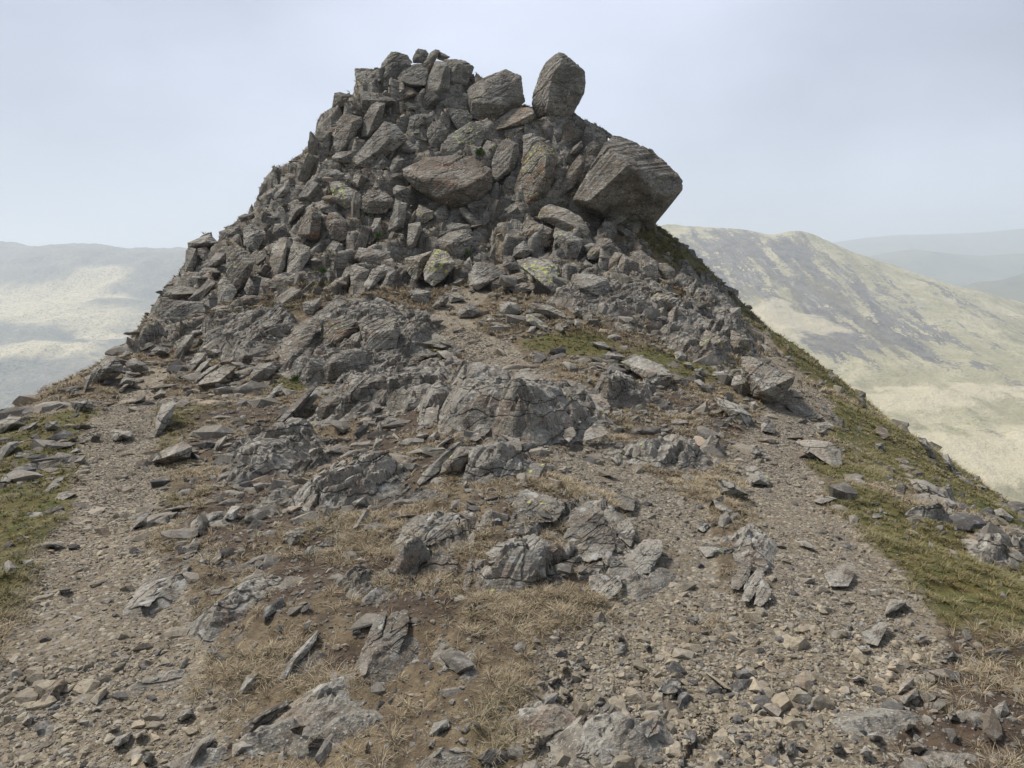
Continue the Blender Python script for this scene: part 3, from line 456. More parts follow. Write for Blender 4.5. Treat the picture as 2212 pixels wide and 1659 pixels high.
H|boulder|6626|T=1 sub=5|500,370 560,220 790,240 800,310 740,370 690,450 580,480 520,430|600,260,-.15 650,380,-.4|brown block with rust stain and yellow lichen patch, left of a black cleft|rust-stained cleft block
H|block|4321|T=.7|690,440 750,350 820,320 870,460 860,540 740,500|790,400,-.25|dark brown block sunk in the black cleft|
H|boulder|3552|T=1 sub=5|790,250 1060,230 1110,300 1080,440 930,560 880,520 870,370|890,340,-.2 1060,310,-.25|grey lichened block right of the black cleft|grey cleft block
H|block|5342||490,210 640,60 760,100 770,160 600,190|680,130,-.15|||
H|block|3441||700,80 860,80 860,150 770,170|800,110,-.1||
H|block|4451||870,150 940,70 1090,140 1000,180 900,180|960,130,-.15||
H|slab|3552|T=.3|800,200 1030,170 1230,290 1200,320 1060,290 830,270|1050,240,-.15||
H|block|2450||1280,270 1350,210 1430,240 1380,300 1290,310|1350,250,-.15||
H|slab|3461||360,700 500,430 540,450 530,580 440,690|490,520,-.12|pale leaning slab below the left end of the brown split outcrop|
H|block|3421|T=.5|520,600 610,490 680,480 740,540 700,630 560,710|600,560,-.2|dark rough block under the brown split outcrop|
H|stone|1350|T=.1|1175,340 1230,330 1290,390 1230,405 1180,370|1230,370,-.04|flat oval stone lying right of the grey cleft block|
H|block|1450||980,840 1080,710 1150,740 1130,800|1080,770,-.1||
H|slab|2440||160,1020 390,790 490,690 500,720 420,820 370,900 200,1030|350,880,-.1||
H|block|3440||480,910 540,810 650,800 680,860 600,980 520,1000|570,870,-.15||
H|slab|2550||610,860 860,700 840,780 700,880|740,800,-.08||
H|block|1350||770,890 850,820 910,860 890,880|840,860,-.05||
H|block|3341|T=.4|1400,1380 1420,1300 1550,1170 1650,1210 1600,1330 1550,1410|1530,1250,-.15 1560,1330,-.1|blocky rock with clean brown front in the small mid-slope outcrop|brown-fronted block
H|slab|2440|T=.12|1230,1440 1270,1370 1500,1150 1560,1130 1420,1280 1390,1360 1250,1460|1400,1260,-.06|thin leaning flake against the left of the brown-fronted block|
H|block|2341||1600,1370 1650,1280 1780,1240 1790,1350 1700,1410|1700,1310,-.12||
H|block|4453||1670,1190 1760,1120 1840,1140 1800,1230 1720,1250|1770,1170,-.1||
H|block|2450||380,1280 400,1210 490,1180 470,1280|430,1220,-.08||
H|block|2551||480,1300 500,1220 590,1160 670,1180 680,1230 600,1270|580,1210,-.1|lichen-capped rock among grass tussocks left of the small outcrop|
H|slab|2450||305,1340 380,1300 450,1330 340,1380|380,1335,-.05||
H|block|1450||150,1390 170,1330 350,1270 370,1300 210,1370|270,1320,-.08||
H|stone|1450||1220,1100 1250,1060 1320,1080 1280,1120|1270,1090,-.05||
H|stone|1450||1310,1110 1380,1050 1390,1100 1350,1140|1360,1090,-.05||
H|slab|2440||1300,1230 1490,1080 1490,1110 1330,1240|1410,1150,-.04||
H|block|1450||740,1590 790,1560 850,1540 850,1600 760,1640|800,1580,-.06||
H|slab|2450||940,1480 1080,1380 1100,1400 1030,1500|1040,1430,-.05||
H|stone|1450||1110,1520 1180,1450 1200,1470 1130,1540|1160,1490,-.04||
H|slab|2450||430,1500 500,1440 540,1440 490,1490|490,1470,-.04||
H|stone|2560||650,1470 680,1410 710,1460|680,1445,-.04||
H|block|2341||0,640 60,560 180,550 200,600 100,700 0,680|100,600,-.15|dark-fronted block downhill of the reddish slanting slab|
H|slab|2450||100,840 200,720 245,700 240,760 150,830|190,770,-.08||
H|block|2440||740,560 790,520 870,590 840,640 730,620|800,570,-.1||
H|stone|1350||660,660 700,640 780,650 760,690 680,690|720,660,-.05||
H|slab|2450||1130,560 1200,500 1280,480 1310,530 1250,560|1220,520,-.08||
H|slab|2450||0,1150 90,1060 120,1080 60,1190|70,1110,-.05||
H|block|1450||890,1220 930,1110 980,1120 950,1200|930,1150,-.05||
H|stone|1450||1050,1360 1060,1310 1130,1300 1110,1370|1090,1330,-.05||
I|boulder|1350||1370,560 1380,520 1450,490 1500,500 1470,580 1400,600|1430,540,-.1|rough grey boulder in the tussocks left of the foreground outcrop|rough tussock boulder
I|stone|6351||215,1290 260,1240 310,1220 330,1250 280,1310 230,1320|275,1260,-.06|pinkish stone on the gravel at lower left|pinkish gravel stone
I|slab|1450||890,610 940,550 980,570 940,620|930,580,-.06||
I|block|2341||0,690 40,650 90,690 70,740 0,760|50,690,-.1|dark angular rock at the left edge in moss|
I|block|3340||100,650 165,650 150,690 110,700|130,665,-.06|brown-grey rock beside the dark angular rock at the left edge|
I|stone|1140||690,1630 700,1590 730,1580 750,1600 730,1640|720,1600,-.03|dark blue-grey stone on the gravel at the bottom left|
I|slab|2440|T=.12|900,1640 930,1540 1030,1490 1040,1520 960,1600 910,1659|970,1550,-.05|narrow bedrock rib rising from gravel at the bottom, left of centre|bottom bedrock rib
I|slab|2440|T=.12|1120,1510 1200,1430 1300,1370 1390,1330 1400,1350 1290,1440 1180,1520|1260,1410,-.05|long low bedrock rib in grass right of the bottom bedrock rib|
I|slab|1440|T=.12|1300,1300 1380,1180 1400,1130 1540,990 1530,1040 1420,1200 1340,1300|1430,1130,-.05|bluish striped bedrock rib running uphill left of the leaning outcrop|bluish bedrock rib
I|stone|4330||1480,1560 1490,1510 1550,1490 1580,1520 1550,1560|1525,1515,-.04|rounded dark stone at the bottom beside grass and gravel|
I|stone|6332||1400,1470 1440,1435 1490,1450 1450,1490|1440,1460,-.03||
I|stone|4360||100,1450 140,1390 160,1410 150,1450|135,1420,-.03||
I|slab|2340||280,800 310,780 350,790 320,815|315,795,-.04||
I|slab|1450||190,580 230,560 310,570 280,595|250,575,-.04||
I|slab|2330|T=.15|640,500 670,440 730,420 720,480|690,460,-.08|dark upturned slab at the right edge of the left path|dark upturned slab
I|slab|2330|T=.12|740,470 790,430 860,420 800,480|800,445,-.06||
I|block|1450||1080,450 1120,390 1170,390 1130,460|1130,420,-.06||
I|stone|4360||640,1500 710,1470 700,1500 660,1515|680,1490,-.02||
I|stone|5371||520,1490 530,1460 580,1455 580,1480 540,1495|550,1470,-.02|pale yellowish stone on the gravel near the bottom left|
I|stone|4350||540,1550 560,1510 640,1480 620,1530 570,1555|590,1515,-.03||
I|stone|8365||380,1440 395,1420 430,1430 420,1455|405,1435,-.02|small orange stone on the gravel at lower left|
I|slab|4350||250,360 280,330 340,315 370,330 300,365|310,335,-.05||
I|stone|1360||965,910 990,875 1020,880 1010,905|995,890,-.02||
I|slab|2440||1150,1300 1190,1210 1250,1200 1220,1270 1160,1310|1200,1250,-.04||
I|slab|1450||720,1250 770,1200 800,1200 770,1240|765,1225,-.02||
I|stone|3350||850,1420 880,1380 930,1370 940,1400 880,1430|900,1395,-.03||
I|slab|1340||200,330 260,270 290,290 230,340|245,305,-.06||
I|slab|2450||340,200 390,150 410,150 400,190|390,170,-.05||
I|slab|2440||0,280 20,230 60,260 30,300|30,260,-.06||
I|slab|1340||200,215 240,205 290,210 240,230|250,212,-.04||
I|stone|1340||1170,680 1210,650 1260,640 1220,690|1215,665,-.04||
I|stone|1340||1240,700 1250,660 1300,660 1280,700|1265,675,-.04||
I|stone|2450||1310,920 1380,880 1420,870 1370,910|1370,890,-.03||
J|stone|2341|T=.12|530,720 570,620 640,610 640,700 600,755 550,755|590,660,-.07|teardrop-shaped dark stone hanging among roots of the foreground outcrop|teardrop stone
J|stone|3370|T=.03|1285,720 1330,680 1385,710 1340,750|1335,715,-.015|pale square flat stone on the gravel below the foreground outcrop|pale square stone
J|stone|3240|T=.05|1085,760 1110,730 1155,740 1145,800 1100,810|1120,765,-.02|purplish square stone below the foreground outcrop|
J|stone|2350|T=.03|1370,560 1400,535 1450,560 1400,590|1410,560,-.015|grey flat stone on gravel just right of the foreground outcrop's front|
J|stone|5360|T=.06|1225,900 1260,885 1300,900 1270,940|1260,905,-.025|rounded tan stone in the stony scatter below the foreground outcrop|
J|stone|6370|T=.04|1060,840 1080,825 1110,840 1080,875|1085,845,-.015|small yellowish stone in the stony scatter below the purplish square stone|
J|stone|4360|T=.03|985,990 1010,975 1055,985 1010,1010|1015,990,-.012||
J|stone|2270|T=.03|1140,980 1170,965 1200,980 1190,1020 1150,1015|1170,990,-.015|greenish-white flat stone lowest in the scatter beneath the outcrop|
J|stone|5350|T=.05|1040,940 1060,910 1090,940 1065,965|1065,935,-.02||
J|stone|3340|T=.05|1225,1140 1290,1105 1300,1120 1250,1160|1265,1130,-.02||
J|stone|5362|T=.04|735,1260 790,1215 810,1235 800,1280|785,1245,-.02||
J|stone|3340|T=.07|1600,890 1640,870 1660,910 1620,920|1630,895,-.03||
J|stone|2330|T=.04|1600,930 1640,925 1665,940 1640,975|1640,945,-.015|dark slate-coloured flat stone on the gravel right of the scatter|
J|stone|1350|T=.05|1760,940 1770,925 1800,940 1780,960|1780,940,-.02||
J|stone|5371|T=.05|1295,1050 1330,1040 1345,1060 1310,1085|1320,1060,-.02||
J|slab|2341|T=.07|1180,1290 1220,1210 1290,1205 1270,1260 1190,1310|1230,1250,-.03|dark tilted stone poking from pale grass near the bottom centre|
J|slab|2350|T=.06|1000,1560 1000,1510 1040,1495 1040,1550|1020,1530,-.02||
J|slab|2340|T=.06|590,1570 620,1510 660,1500 650,1560|630,1535,-.03||
J|slab|1140|T=.05|575,1440 600,1370 680,1350 690,1390 610,1450|630,1400,-.03|black-sided stone at the bottom in pale grass, left of centre|
J|stone|5350|T=.06|860,1330 880,1315 900,1340 870,1350|880,1330,-.02||
J|stone|5350|T=.06|710,1340 740,1325 760,1345 730,1370|735,1345,-.02||
J|stone|6340|T=.05|210,1500 240,1465 245,1510 220,1535|230,1500,-.02|pink-tinged stone at the bottom edge in the grass|
K|boulder|3563|T=.3|700,80 760,70 870,80 930,130 930,190 890,210 840,130 760,110|850,110,-.1|lichened slab boulder breaking the turf at the right edge of the right path|lichened path-side boulder
K|block|3450|T=.25|1250,260 1330,265 1390,300 1430,350 1420,390 1360,350 1280,310|1350,310,-.1|grey block outcropping from the mossy right flank|mossy flank block
K|slab|4451|T=.2|1550,480 1640,480 1720,550 1740,600 1700,620 1610,560|1650,540,-.06|flat purplish bedrock slab low on the right flank by the frame edge|purplish flank slab
K|block|3450||1640,420 1700,400 1760,450 1740,470 1670,450|1700,435,-.1||
K|slab|3450|T=.15|950,250 1010,250 1120,350 1110,380 1050,340|1040,310,-.04|long narrow slab along the mossy edge of the right path|
K|block|1451||300,350 380,400 430,440 400,470 320,400|370,420,-.06||
K|slab|2450||790,370 830,335 905,355 830,380|840,358,-.03||
K|slab|1350||700,560 760,560 810,600 760,590|760,575,-.03|bluish flat stone on the right path's gravel|
K|stone|4340|T=.08|220,495 260,455 290,490 260,520|255,485,-.03|reddish-brown wedge stone on the slope left of the right path|
K|slab|1560|T=.12|230,590 270,570 410,600 380,625 270,640|320,600,-.04|pale grey cracked slab between the foreground outcrop and right path|
K|slab|3460|T=.06|1130,920 1160,840 1250,850 1190,900|1180,875,-.02|pale bedrock slab flush with the gravel on the right|
K|slab|2460|T=.06|840,720 960,660 1000,700 960,780 870,780|930,720,-.03|pale grey bedrock knob in the middle of the right path|pale path knob
K|slab|2470|T=.05|1020,1000 1100,950 1160,960 1100,1070 1040,1050|1090,1000,-.02|bluish-white bedrock patch in the lower right gravel|
K|stone|3340||1400,1140 1470,1090 1500,1120 1430,1150|1450,1120,-.03||
K|stone|4340||1200,1320 1290,1270 1300,1310 1230,1350|1260,1305,-.03||
K|slab|3230|T=.1|1640,1590 1750,1600 1770,1665 1640,1665|1700,1610,-.03|dark purplish stone in the bottom right corner|
K|stone|3230||650,1560 670,1520 710,1530 700,1590 660,1600|680,1545,-.03|dark rounded stone at the bottom edge of the right-hand gravel|
K|slab|1340|T=.1|1650,1380 1720,1330 1740,1390 1690,1440|1700,1380,-.04|dark finely split rock at lower right|
K|block|1350||480,140 500,110 560,120 570,150 500,155|520,130,-.05||
K|block|1450||280,100 320,70 350,120 330,150|320,100,-.06||
K|stone|1350||750,150 780,120 820,140 810,165|785,140,-.05||
K|block|2450||1290,70 1330,60 1350,110 1390,150 1370,170|1340,100,-.06||
K|slab|2440||1410,150 1440,140 1480,210 1480,260 1430,200|1450,190,-.1|grey rock face dropping off the right skyline|
K|stone|1450||1085,100 1110,85 1140,110 1120,130|1110,105,-.06||
K|block|3450||1490,240 1540,260 1640,350 1600,340 1500,280|1560,290,-.08||
K|stone|5360||1000,1070 1060,1065 1070,1085 1020,1085|1035,1072,-.01||
K|stone|3350||1165,1165 1185,1140 1225,1160 1190,1180|1190,1158,-.03||
K|stone|5350||970,1230 1010,1210 1045,1225 1000,1240|1010,1222,-.02||
K|stone|3330||1270,1030 1330,1005 1345,1020 1300,1045|1310,1025,-.02||
K|stone|2330||1440,1400 1480,1380 1500,1420 1450,1430|1470,1400,-.03||
K|stone|5350||1130,1400 1150,1385 1240,1390 1200,1405|1180,1392,-.02||
K|stone|4340||1050,1500 1100,1480 1130,1510 1080,1530|1090,1500,-.03||
K|stone|4340||1210,1450 1260,1420 1290,1450 1240,1480|1250,1445,-.03||
K|stone|4350||870,1560 910,1530 940,1560 900,1590|905,1555,-.03||
K|stone|4340||1240,1560 1290,1530 1340,1560 1300,1590|1290,1555,-.03||
K|stone|3340||1010,1590 1040,1550 1080,1580 1060,1610|1045,1575,-.03||
K|stone|5350||600,1540 640,1510 640,1550 620,1570|625,1535,-.03||
K|slab|4350||1200,1300 1210,1240 1280,1220 1270,1270|1240,1255,-.03||
F|slab|2550||540,830 580,840 620,880 570,870|580,855,-.06||
F|block|2450||690,910 730,905 760,940 700,945|720,920,-.08||
F|slab|3440||890,1180 930,1190 1040,1310 1080,1350 980,1320 920,1270|980,1280,-.12|thin dark upended slab beside the right path|thin upended slab
F|block|2450||960,1020 1010,1030 1020,1090 980,1060|990,1050,-.1|grey rock on the right skyline where the moss begins|
F|block|2550||1150,1160 1190,1180 1240,1280 1180,1240|1190,1210,-.1||
F|block|2450||1290,1300 1340,1300 1360,1330 1310,1330|1320,1312,-.08||
F|block|1450||1260,1460 1310,1455 1330,1500 1270,1505|1295,1475,-.08||
F|block|2440||1540,1420 1590,1430 1600,1480 1560,1470|1570,1445,-.1|grey block near the lower right skyline above a dark rock face|
F|slab|2550||700,1220 760,1210 900,1290 880,1310 760,1280|800,1255,-.06||
F|slab|2450||870,1340 960,1320 1010,1350 960,1370 880,1365|930,1342,-.05||
F|block|3340||900,1390 960,1365 970,1410 920,1415|935,1385,-.07||
F|block|3340||840,1060 940,1100 900,1110 850,1080|890,1085,-.06||
"""

# bedrock outcrops: each one thing of several jointed slabs, every slab listed by its outline
OUTCROPS = """
J|rounded grey bedrock outcrop, cracked and lichened, rising from the path in the foreground|foreground outcrop
960,200 1000,110 1110,85 1240,110 1330,180 1280,260 1150,270 980,260
870,430 960,370 1150,320 1250,370 1285,460 1180,560 1010,590 920,500
1300,380 1370,210 1450,140 1540,190 1560,290 1610,380 1590,450 1450,490 1310,450
340,440 450,250 600,200 740,210 760,300 600,380 480,450 380,500
830,300 900,180 960,200 970,270 880,360 830,350
860,400 900,330 1040,275 1150,280 1120,320 960,360
825,600 830,460 880,480 900,600 870,680 840,660
900,680 900,600 1000,590 1000,660 950,710
1200,560 1260,480 1340,480 1340,560 1260,610
1590,130 1640,80 1720,130 1710,200 1640,190
1610,260 1690,240 1720,330 1690,400 1620,340
1640,480 1760,350 1870,360 1870,430 1800,550 1720,560
1460,640 1460,560 1540,540 1640,560 1640,650 1560,700
750,690 790,480 815,440 815,560 790,660
J|narrow leaning bedrock fin with dark splits, front left of the foreground outcrop|leaning fin outcrop
190,1100 190,1000 250,850 300,760 350,740 320,860 240,1000 220,1120
230,1100 270,940 360,760 460,740 470,830 430,930 380,1050 300,1100
330,660 330,600 350,530 400,480 380,600 350,690
370,610 400,490 440,460 520,470 510,600 430,630
J|dark finely cracked bedrock patch between grass tufts near the bottom centre|cracked bedrock patch
740,1080 780,980 840,950 830,1050 780,1110
830,1060 850,950 900,930 910,990 870,1080
700,1180 740,1090 820,1090 850,1130 770,1190
600,960 640,880 680,870 690,920 640,970
J|pale flat fractured bedrock set flush in the gravel near the bottom right of centre|flush pale bedrock
1365,1410 1450,1300 1520,1290 1500,1380 1440,1440 1380,1440
1510,1390 1540,1285 1600,1270 1610,1330 1560,1400
1620,1460 1660,1370 1740,1350 1760,1430 1680,1490
1390,1560 1400,1470 1500,1480 1540,1540 1460,1570
1750,1420 1790,1330 1860,1330 1850,1420 1790,1460
1840,1190 1890,1120 1970,1130 1960,1200 1880,1210
K|dark split bedrock knob capped by heathery turf, left of the right path|turf-capped knob
390,790 400,740 460,660 500,650 480,740 430,800
440,850 460,770 530,680 560,720 520,800 480,860
500,870 540,740 580,770 585,840 540,880
460,700 500,640 560,640 580,690 540,720
L|sloping layered grey bedrock outcrop with thin stacked ledges, centre of the slope|layered outcrop
0,760 80,690 160,640 300,690 280,760 120,800
180,900 260,830 330,780 420,700 520,720 500,800 400,860 300,930
240,1000 300,930 400,870 480,830 560,850 520,930 400,990 330,1030
420,760 520,710 640,790 720,830 760,900 740,960 640,950 570,870
0,960 0,850 100,800 200,830 180,920 100,1000
180,1010 240,930 300,1000 330,1080 260,1110
560,1130 580,1060 640,1010 700,1030 740,1080 620,1120
430,1110 440,1050 500,1030 520,1090 470,1140
340,1040 420,990 520,960 560,1000 460,1040
0,1080 20,990 120,980 200,1020 170,1110 60,1130
500,1000 560,950 680,960 740,1000 660,1010
H|layered grey bedrock outcrop with parallel tilted slabs on the left of the slope|tilted slab outcrop
480,980 500,900 560,840 660,810 650,880 590,980
890,700 960,640 1090,600 1060,660 960,710
1230,650 1260,580 1380,540 1500,560 1480,620 1340,660
1120,700 1150,650 1210,650 1190,730
1280,840 1340,740 1420,730 1490,800 1420,850 1330,880
1280,960 1300,890 1400,860 1380,960 1330,1040 1290,1030
1390,1000 1420,900 1560,860 1600,890 1500,960 1430,1030
1560,650 1690,570 1860,580 1840,660 1760,720 1640,680
1380,470 1450,460 1590,560 1540,560 1430,520
360,900 390,830 500,730 560,730 480,830 420,920
1290,420 1330,330 1460,370 1540,430 1420,450
940,870 1000,790 1060,740 1080,790 1000,860
1640,760 1720,700 1860,740 1900,800 1760,800
H|small bedrock outcrop under grass tussocks, facing the path below the layered outcrop|small path outcrop
1620,1120 1690,990 1760,970 1800,1010 1740,1090 1660,1140
1750,1000 1830,930 1960,910 2000,960 1880,1050 1790,1060
1850,1240 1900,1130 1990,1110 2010,1190 1950,1290
1980,1420 2010,1350 2090,1290 2180,1300 2130,1400 2020,1440
1770,1380 1830,1270 1920,1230 1940,1330 1850,1410
I|low dark striped bedrock rising between left path and grassy slope|striped low bedrock
880,640 930,570 970,560 950,620 900,650
970,650 1000,600 1040,590 1010,650
700,830 740,760 860,720 840,760 760,820
1000,680 1060,600 1090,610 1050,670
660,870 700,830 760,830 720,880
"""

# outline of the solid bedrock under four of the outcrops, height in metres
MASSES = """
J|foreground outcrop|.34|330,690 340,440 450,250 600,200 740,210 830,300 900,180 960,190 1000,110 1110,85 1240,110 1330,160 1450,130 1560,190 1590,110 1640,80 1720,130 1730,240 1730,330 1870,360 1870,430 1800,550 1720,570 1640,490 1560,470 1450,500 1350,480 1340,560 1230,620 1000,690 870,700 820,620 780,520 600,420 520,480 510,600 430,650
L|layered outcrop|.36|-420,720 -380,600 -340,560 -200,545 0,570 160,620 300,640 400,690 530,690 650,780 750,860 770,940 740,1000 600,1060 400,1110 220,1150 60,1130 -60,1060 -200,1060 -330,1120 -440,1030
H|tilted slab outcrop|.30|420,950 500,850 600,740 700,640 880,580 1000,520 1150,470 1300,520 1450,480 1560,600 1560,780 1450,960 1360,1050 1230,980 1100,880 900,880 680,980 520,1010
J|leaning fin outcrop|.10|190,1090 200,1000 260,850 310,760 460,740 480,830 440,930 390,1040 300,1110 220,1120
J|cracked bedrock patch|.06|700,1170 740,1080 600,960 640,880 690,870 780,980 840,950 910,930 910,990 850,1120 770,1190
J|flush pale bedrock|.03|1360,1410 1450,1300 1600,1270 1740,1350 1860,1330 1850,1430 1680,1500 1540,1550 1400,1570
I|striped low bedrock|.10|650,880 700,800 760,740 860,640 930,560 1010,570 1090,600 1060,680 960,740 860,780 760,850
"""

# low ribs of bedrock along the cleavage: ends, half width on the photo, height in metres
RIBS = [(560,1455,690,1345,26,.12),(395,1650,470,1560,20,.09),(520,1610,640,1500,24,.09),(355,1245,455,1150,18,.10),(465,1250,560,1165,20,.10),(600,1340,675,1235,20,.09),
        (690,1600,770,1490,22,.08),(480,985,580,890,14,.18),(610,1035,720,955,17,.16),(760,1040,850,965,16,.16),(850,1075,940,1015,15,.12),(660,1190,760,1110,18,.12),
        (560,1090,640,1020,15,.14),(420,1130,500,1060,14,.12),(780,1330,840,1220,22,.10),(1120,1560,1200,1490,22,.06),(1850,1560,1960,1500,24,.07),(2000,1640,2100,1580,26,.08),
        (1330,985,1440,930,14,.14),(1450,1010,1560,1045,14,.12),(1380,870,1470,830,10,.16),(1540,1120,1600,1180,16,.10),(1960,1060,2050,1130,15,.14),(2080,1150,2190,1215,20,.16),(1830,960,1900,1000,10,.15),
        (60,1010,180,960,12,.14),(20,1110,130,1060,14,.12),(930,1640,1010,1590,20,.05),(300,1480,380,1420,16,.06)]

# further bedrock breaking through the middle slope: height, relief, outline on the photo, label
CRAGS = """
.24|.9|925,1010 950,965 1030,925 1110,940 1165,985 1140,1040 1050,1045 970,1045|jagged bedrock hump between the layered outcrop and the foreground outcrop
.24|1.|470,1020 550,945 640,890 705,915 665,985 585,1035 500,1070|jagged bedrock breaking the brown slope just right of the left path
.20|1.|615,1085 700,1005 800,955 885,975 845,1040 765,1085 680,1125|rough bedrock strip running up the slope left of the small mid-slope outcrop
.16|1.|1320,955 1400,915 1500,955 1570,1010 1480,1022 1380,1000|low bedrock ledge between the layered outcrop and the right path
.20|1.|1270,835 1340,795 1425,835 1405,880 1310,885|bedrock lump in the turf just right of the layered outcrop
.26|1.|600,800 640,725 700,665 780,640 880,660 955,695 920,745 865,785 805,805 740,825 660,835|brown split bedrock body carrying the rust-stained and grey cleft blocks
.32|.9|1440,650 1555,640 1618,680 1618,735 1560,800 1480,765 1420,725|bedrock crag at the right skyline above the undercut wedge boulder
.14|1.|700,1260 760,1180 835,1190 825,1260 765,1315|small fractured bedrock lump in tussocks left of the foreground outcrop
.28|.9|420,760 450,700 540,650 620,640 650,690 600,740 520,790|bedrock shelf at the foot of the left crag
.22|.9|1180,640 1260,590 1380,590 1480,640 1440,690 1340,690 1240,670|stepped bedrock below the clean grey boulder at the tor's right foot
.12|1.|420,1330 500,1240 590,1200 600,1250 520,1330 450,1380|low splintered bedrock in the slope right of the left path's lower bend
.10|1.|600,1560 680,1450 760,1420 750,1500 680,1580|low splintered bedrock in the grass near the bottom, left of centre
.20|1.|1985,1028 2040,1032 2078,1080 2062,1112 2010,1088|grey bedrock patch in the moss of the right flank near the skyline
.16|1.|2090,1125 2150,1122 2208,1180 2190,1222 2120,1195|flat grey bedrock at the right frame edge on the mossy flank
.30|.9|1475,555 1545,608 1602,665 1570,692 1500,640 1450,590|broken rock steps on the right skyline below the overhanging boulder
.14|1.|1560,1130 1620,1090 1670,1150 1660,1220 1600,1210|low bedrock lump under heathery turf at the left edge of the right path
"""
# ----------------------------------------------------------------------------- materials
class NT:
    def __init__(self, name):
        self.m = bpy.data.materials.new(name); self.m.use_nodes = True
        self.t = self.m.node_tree; self.n = self.t.nodes; self.l = self.t.links
        self.b = self.n['Principled BSDF']
        self.b.inputs['Specular IOR Level'].default_value = .25
    def new(self, k, **kw):
        n = self.n.new(k)
        for a, v in kw.items(): setattr(n, a, v)
        return n
    def put(self, sock, v):
        if hasattr(v, 'is_output') or isinstance(v, bpy.types.NodeSocket): self.l.new(v, sock)
        elif isinstance(v, (tuple, list)) and len(v) == 3 and len(getattr(sock, 'default_value', ())) == 4: sock.default_value = (*v, 1)
        else: sock.default_value = v
    def math(self, op, a, b=None, c=None, clamp=False):
        n = self.new('ShaderNodeMath', operation=op, use_clamp=clamp)
        self.put(n.inputs[0], a)
        if b is not None: self.put(n.inputs[1], b)
        if c is not None: self.put(n.inputs[2], c)
        return n.outputs[0]
    def vmath(self, op, a, b=None):
        n = self.new('ShaderNodeVectorMath', operation=op)
        self.put(n.inputs[0], a)
        if b is not None: self.put(n.inputs['Scale'] if op == 'SCALE' else n.inputs[1], b)
        return n.outputs[0]
    def noise(self, vec, scale, detail=4, rough=.55, dist=0., out=0):
        n = self.new('ShaderNodeTexNoise')
        self.put(n.inputs['Vector'], vec); self.put(n.inputs['Scale'], scale)
        n.inputs['Detail'].default_value = detail; n.inputs['Roughness'].default_value = rough; n.inputs['Distortion'].default_value = dist
        return n.outputs[out]
    def voro(self, vec, scale, feature='F1', out='Distance', rnd=1.):
        n = self.new('ShaderNodeTexVoronoi', feature=feature)
        self.put(n.inputs['Vector'], vec); self.put(n.inputs['Scale'], scale); n.inputs['Randomness'].default_value = rnd
        return n.outputs[out]
    def ss(self, v, a, b):
        n = self.new('ShaderNodeMapRange', interpolation_type='SMOOTHSTEP')
        self.put(n.inputs[0], v); self.put(n.inputs[1], a); self.put(n.inputs[2], b)
        return n.outputs[0]
    def mix(self, f, a, b, mode='MIX'):
        n = self.new('ShaderNodeMix', data_type='RGBA', blend_type=mode)
        self.put(n.inputs[0], f); self.put(n.inputs[6], a); self.put(n.inputs[7], b)
        return n.outputs[2]
    def bump(self, h, strength, dist, normal=None):
        n = self.new('ShaderNodeBump')
        self.put(n.inputs['Height'], h); self.put(n.inputs['Strength'], strength); n.inputs['Distance'].default_value = dist
        if normal is not None: self.l.new(normal, n.inputs['Normal'])
        return n.outputs[0]
    def attr(self, name):
        return self.new('ShaderNodeAttribute', attribute_name=name)

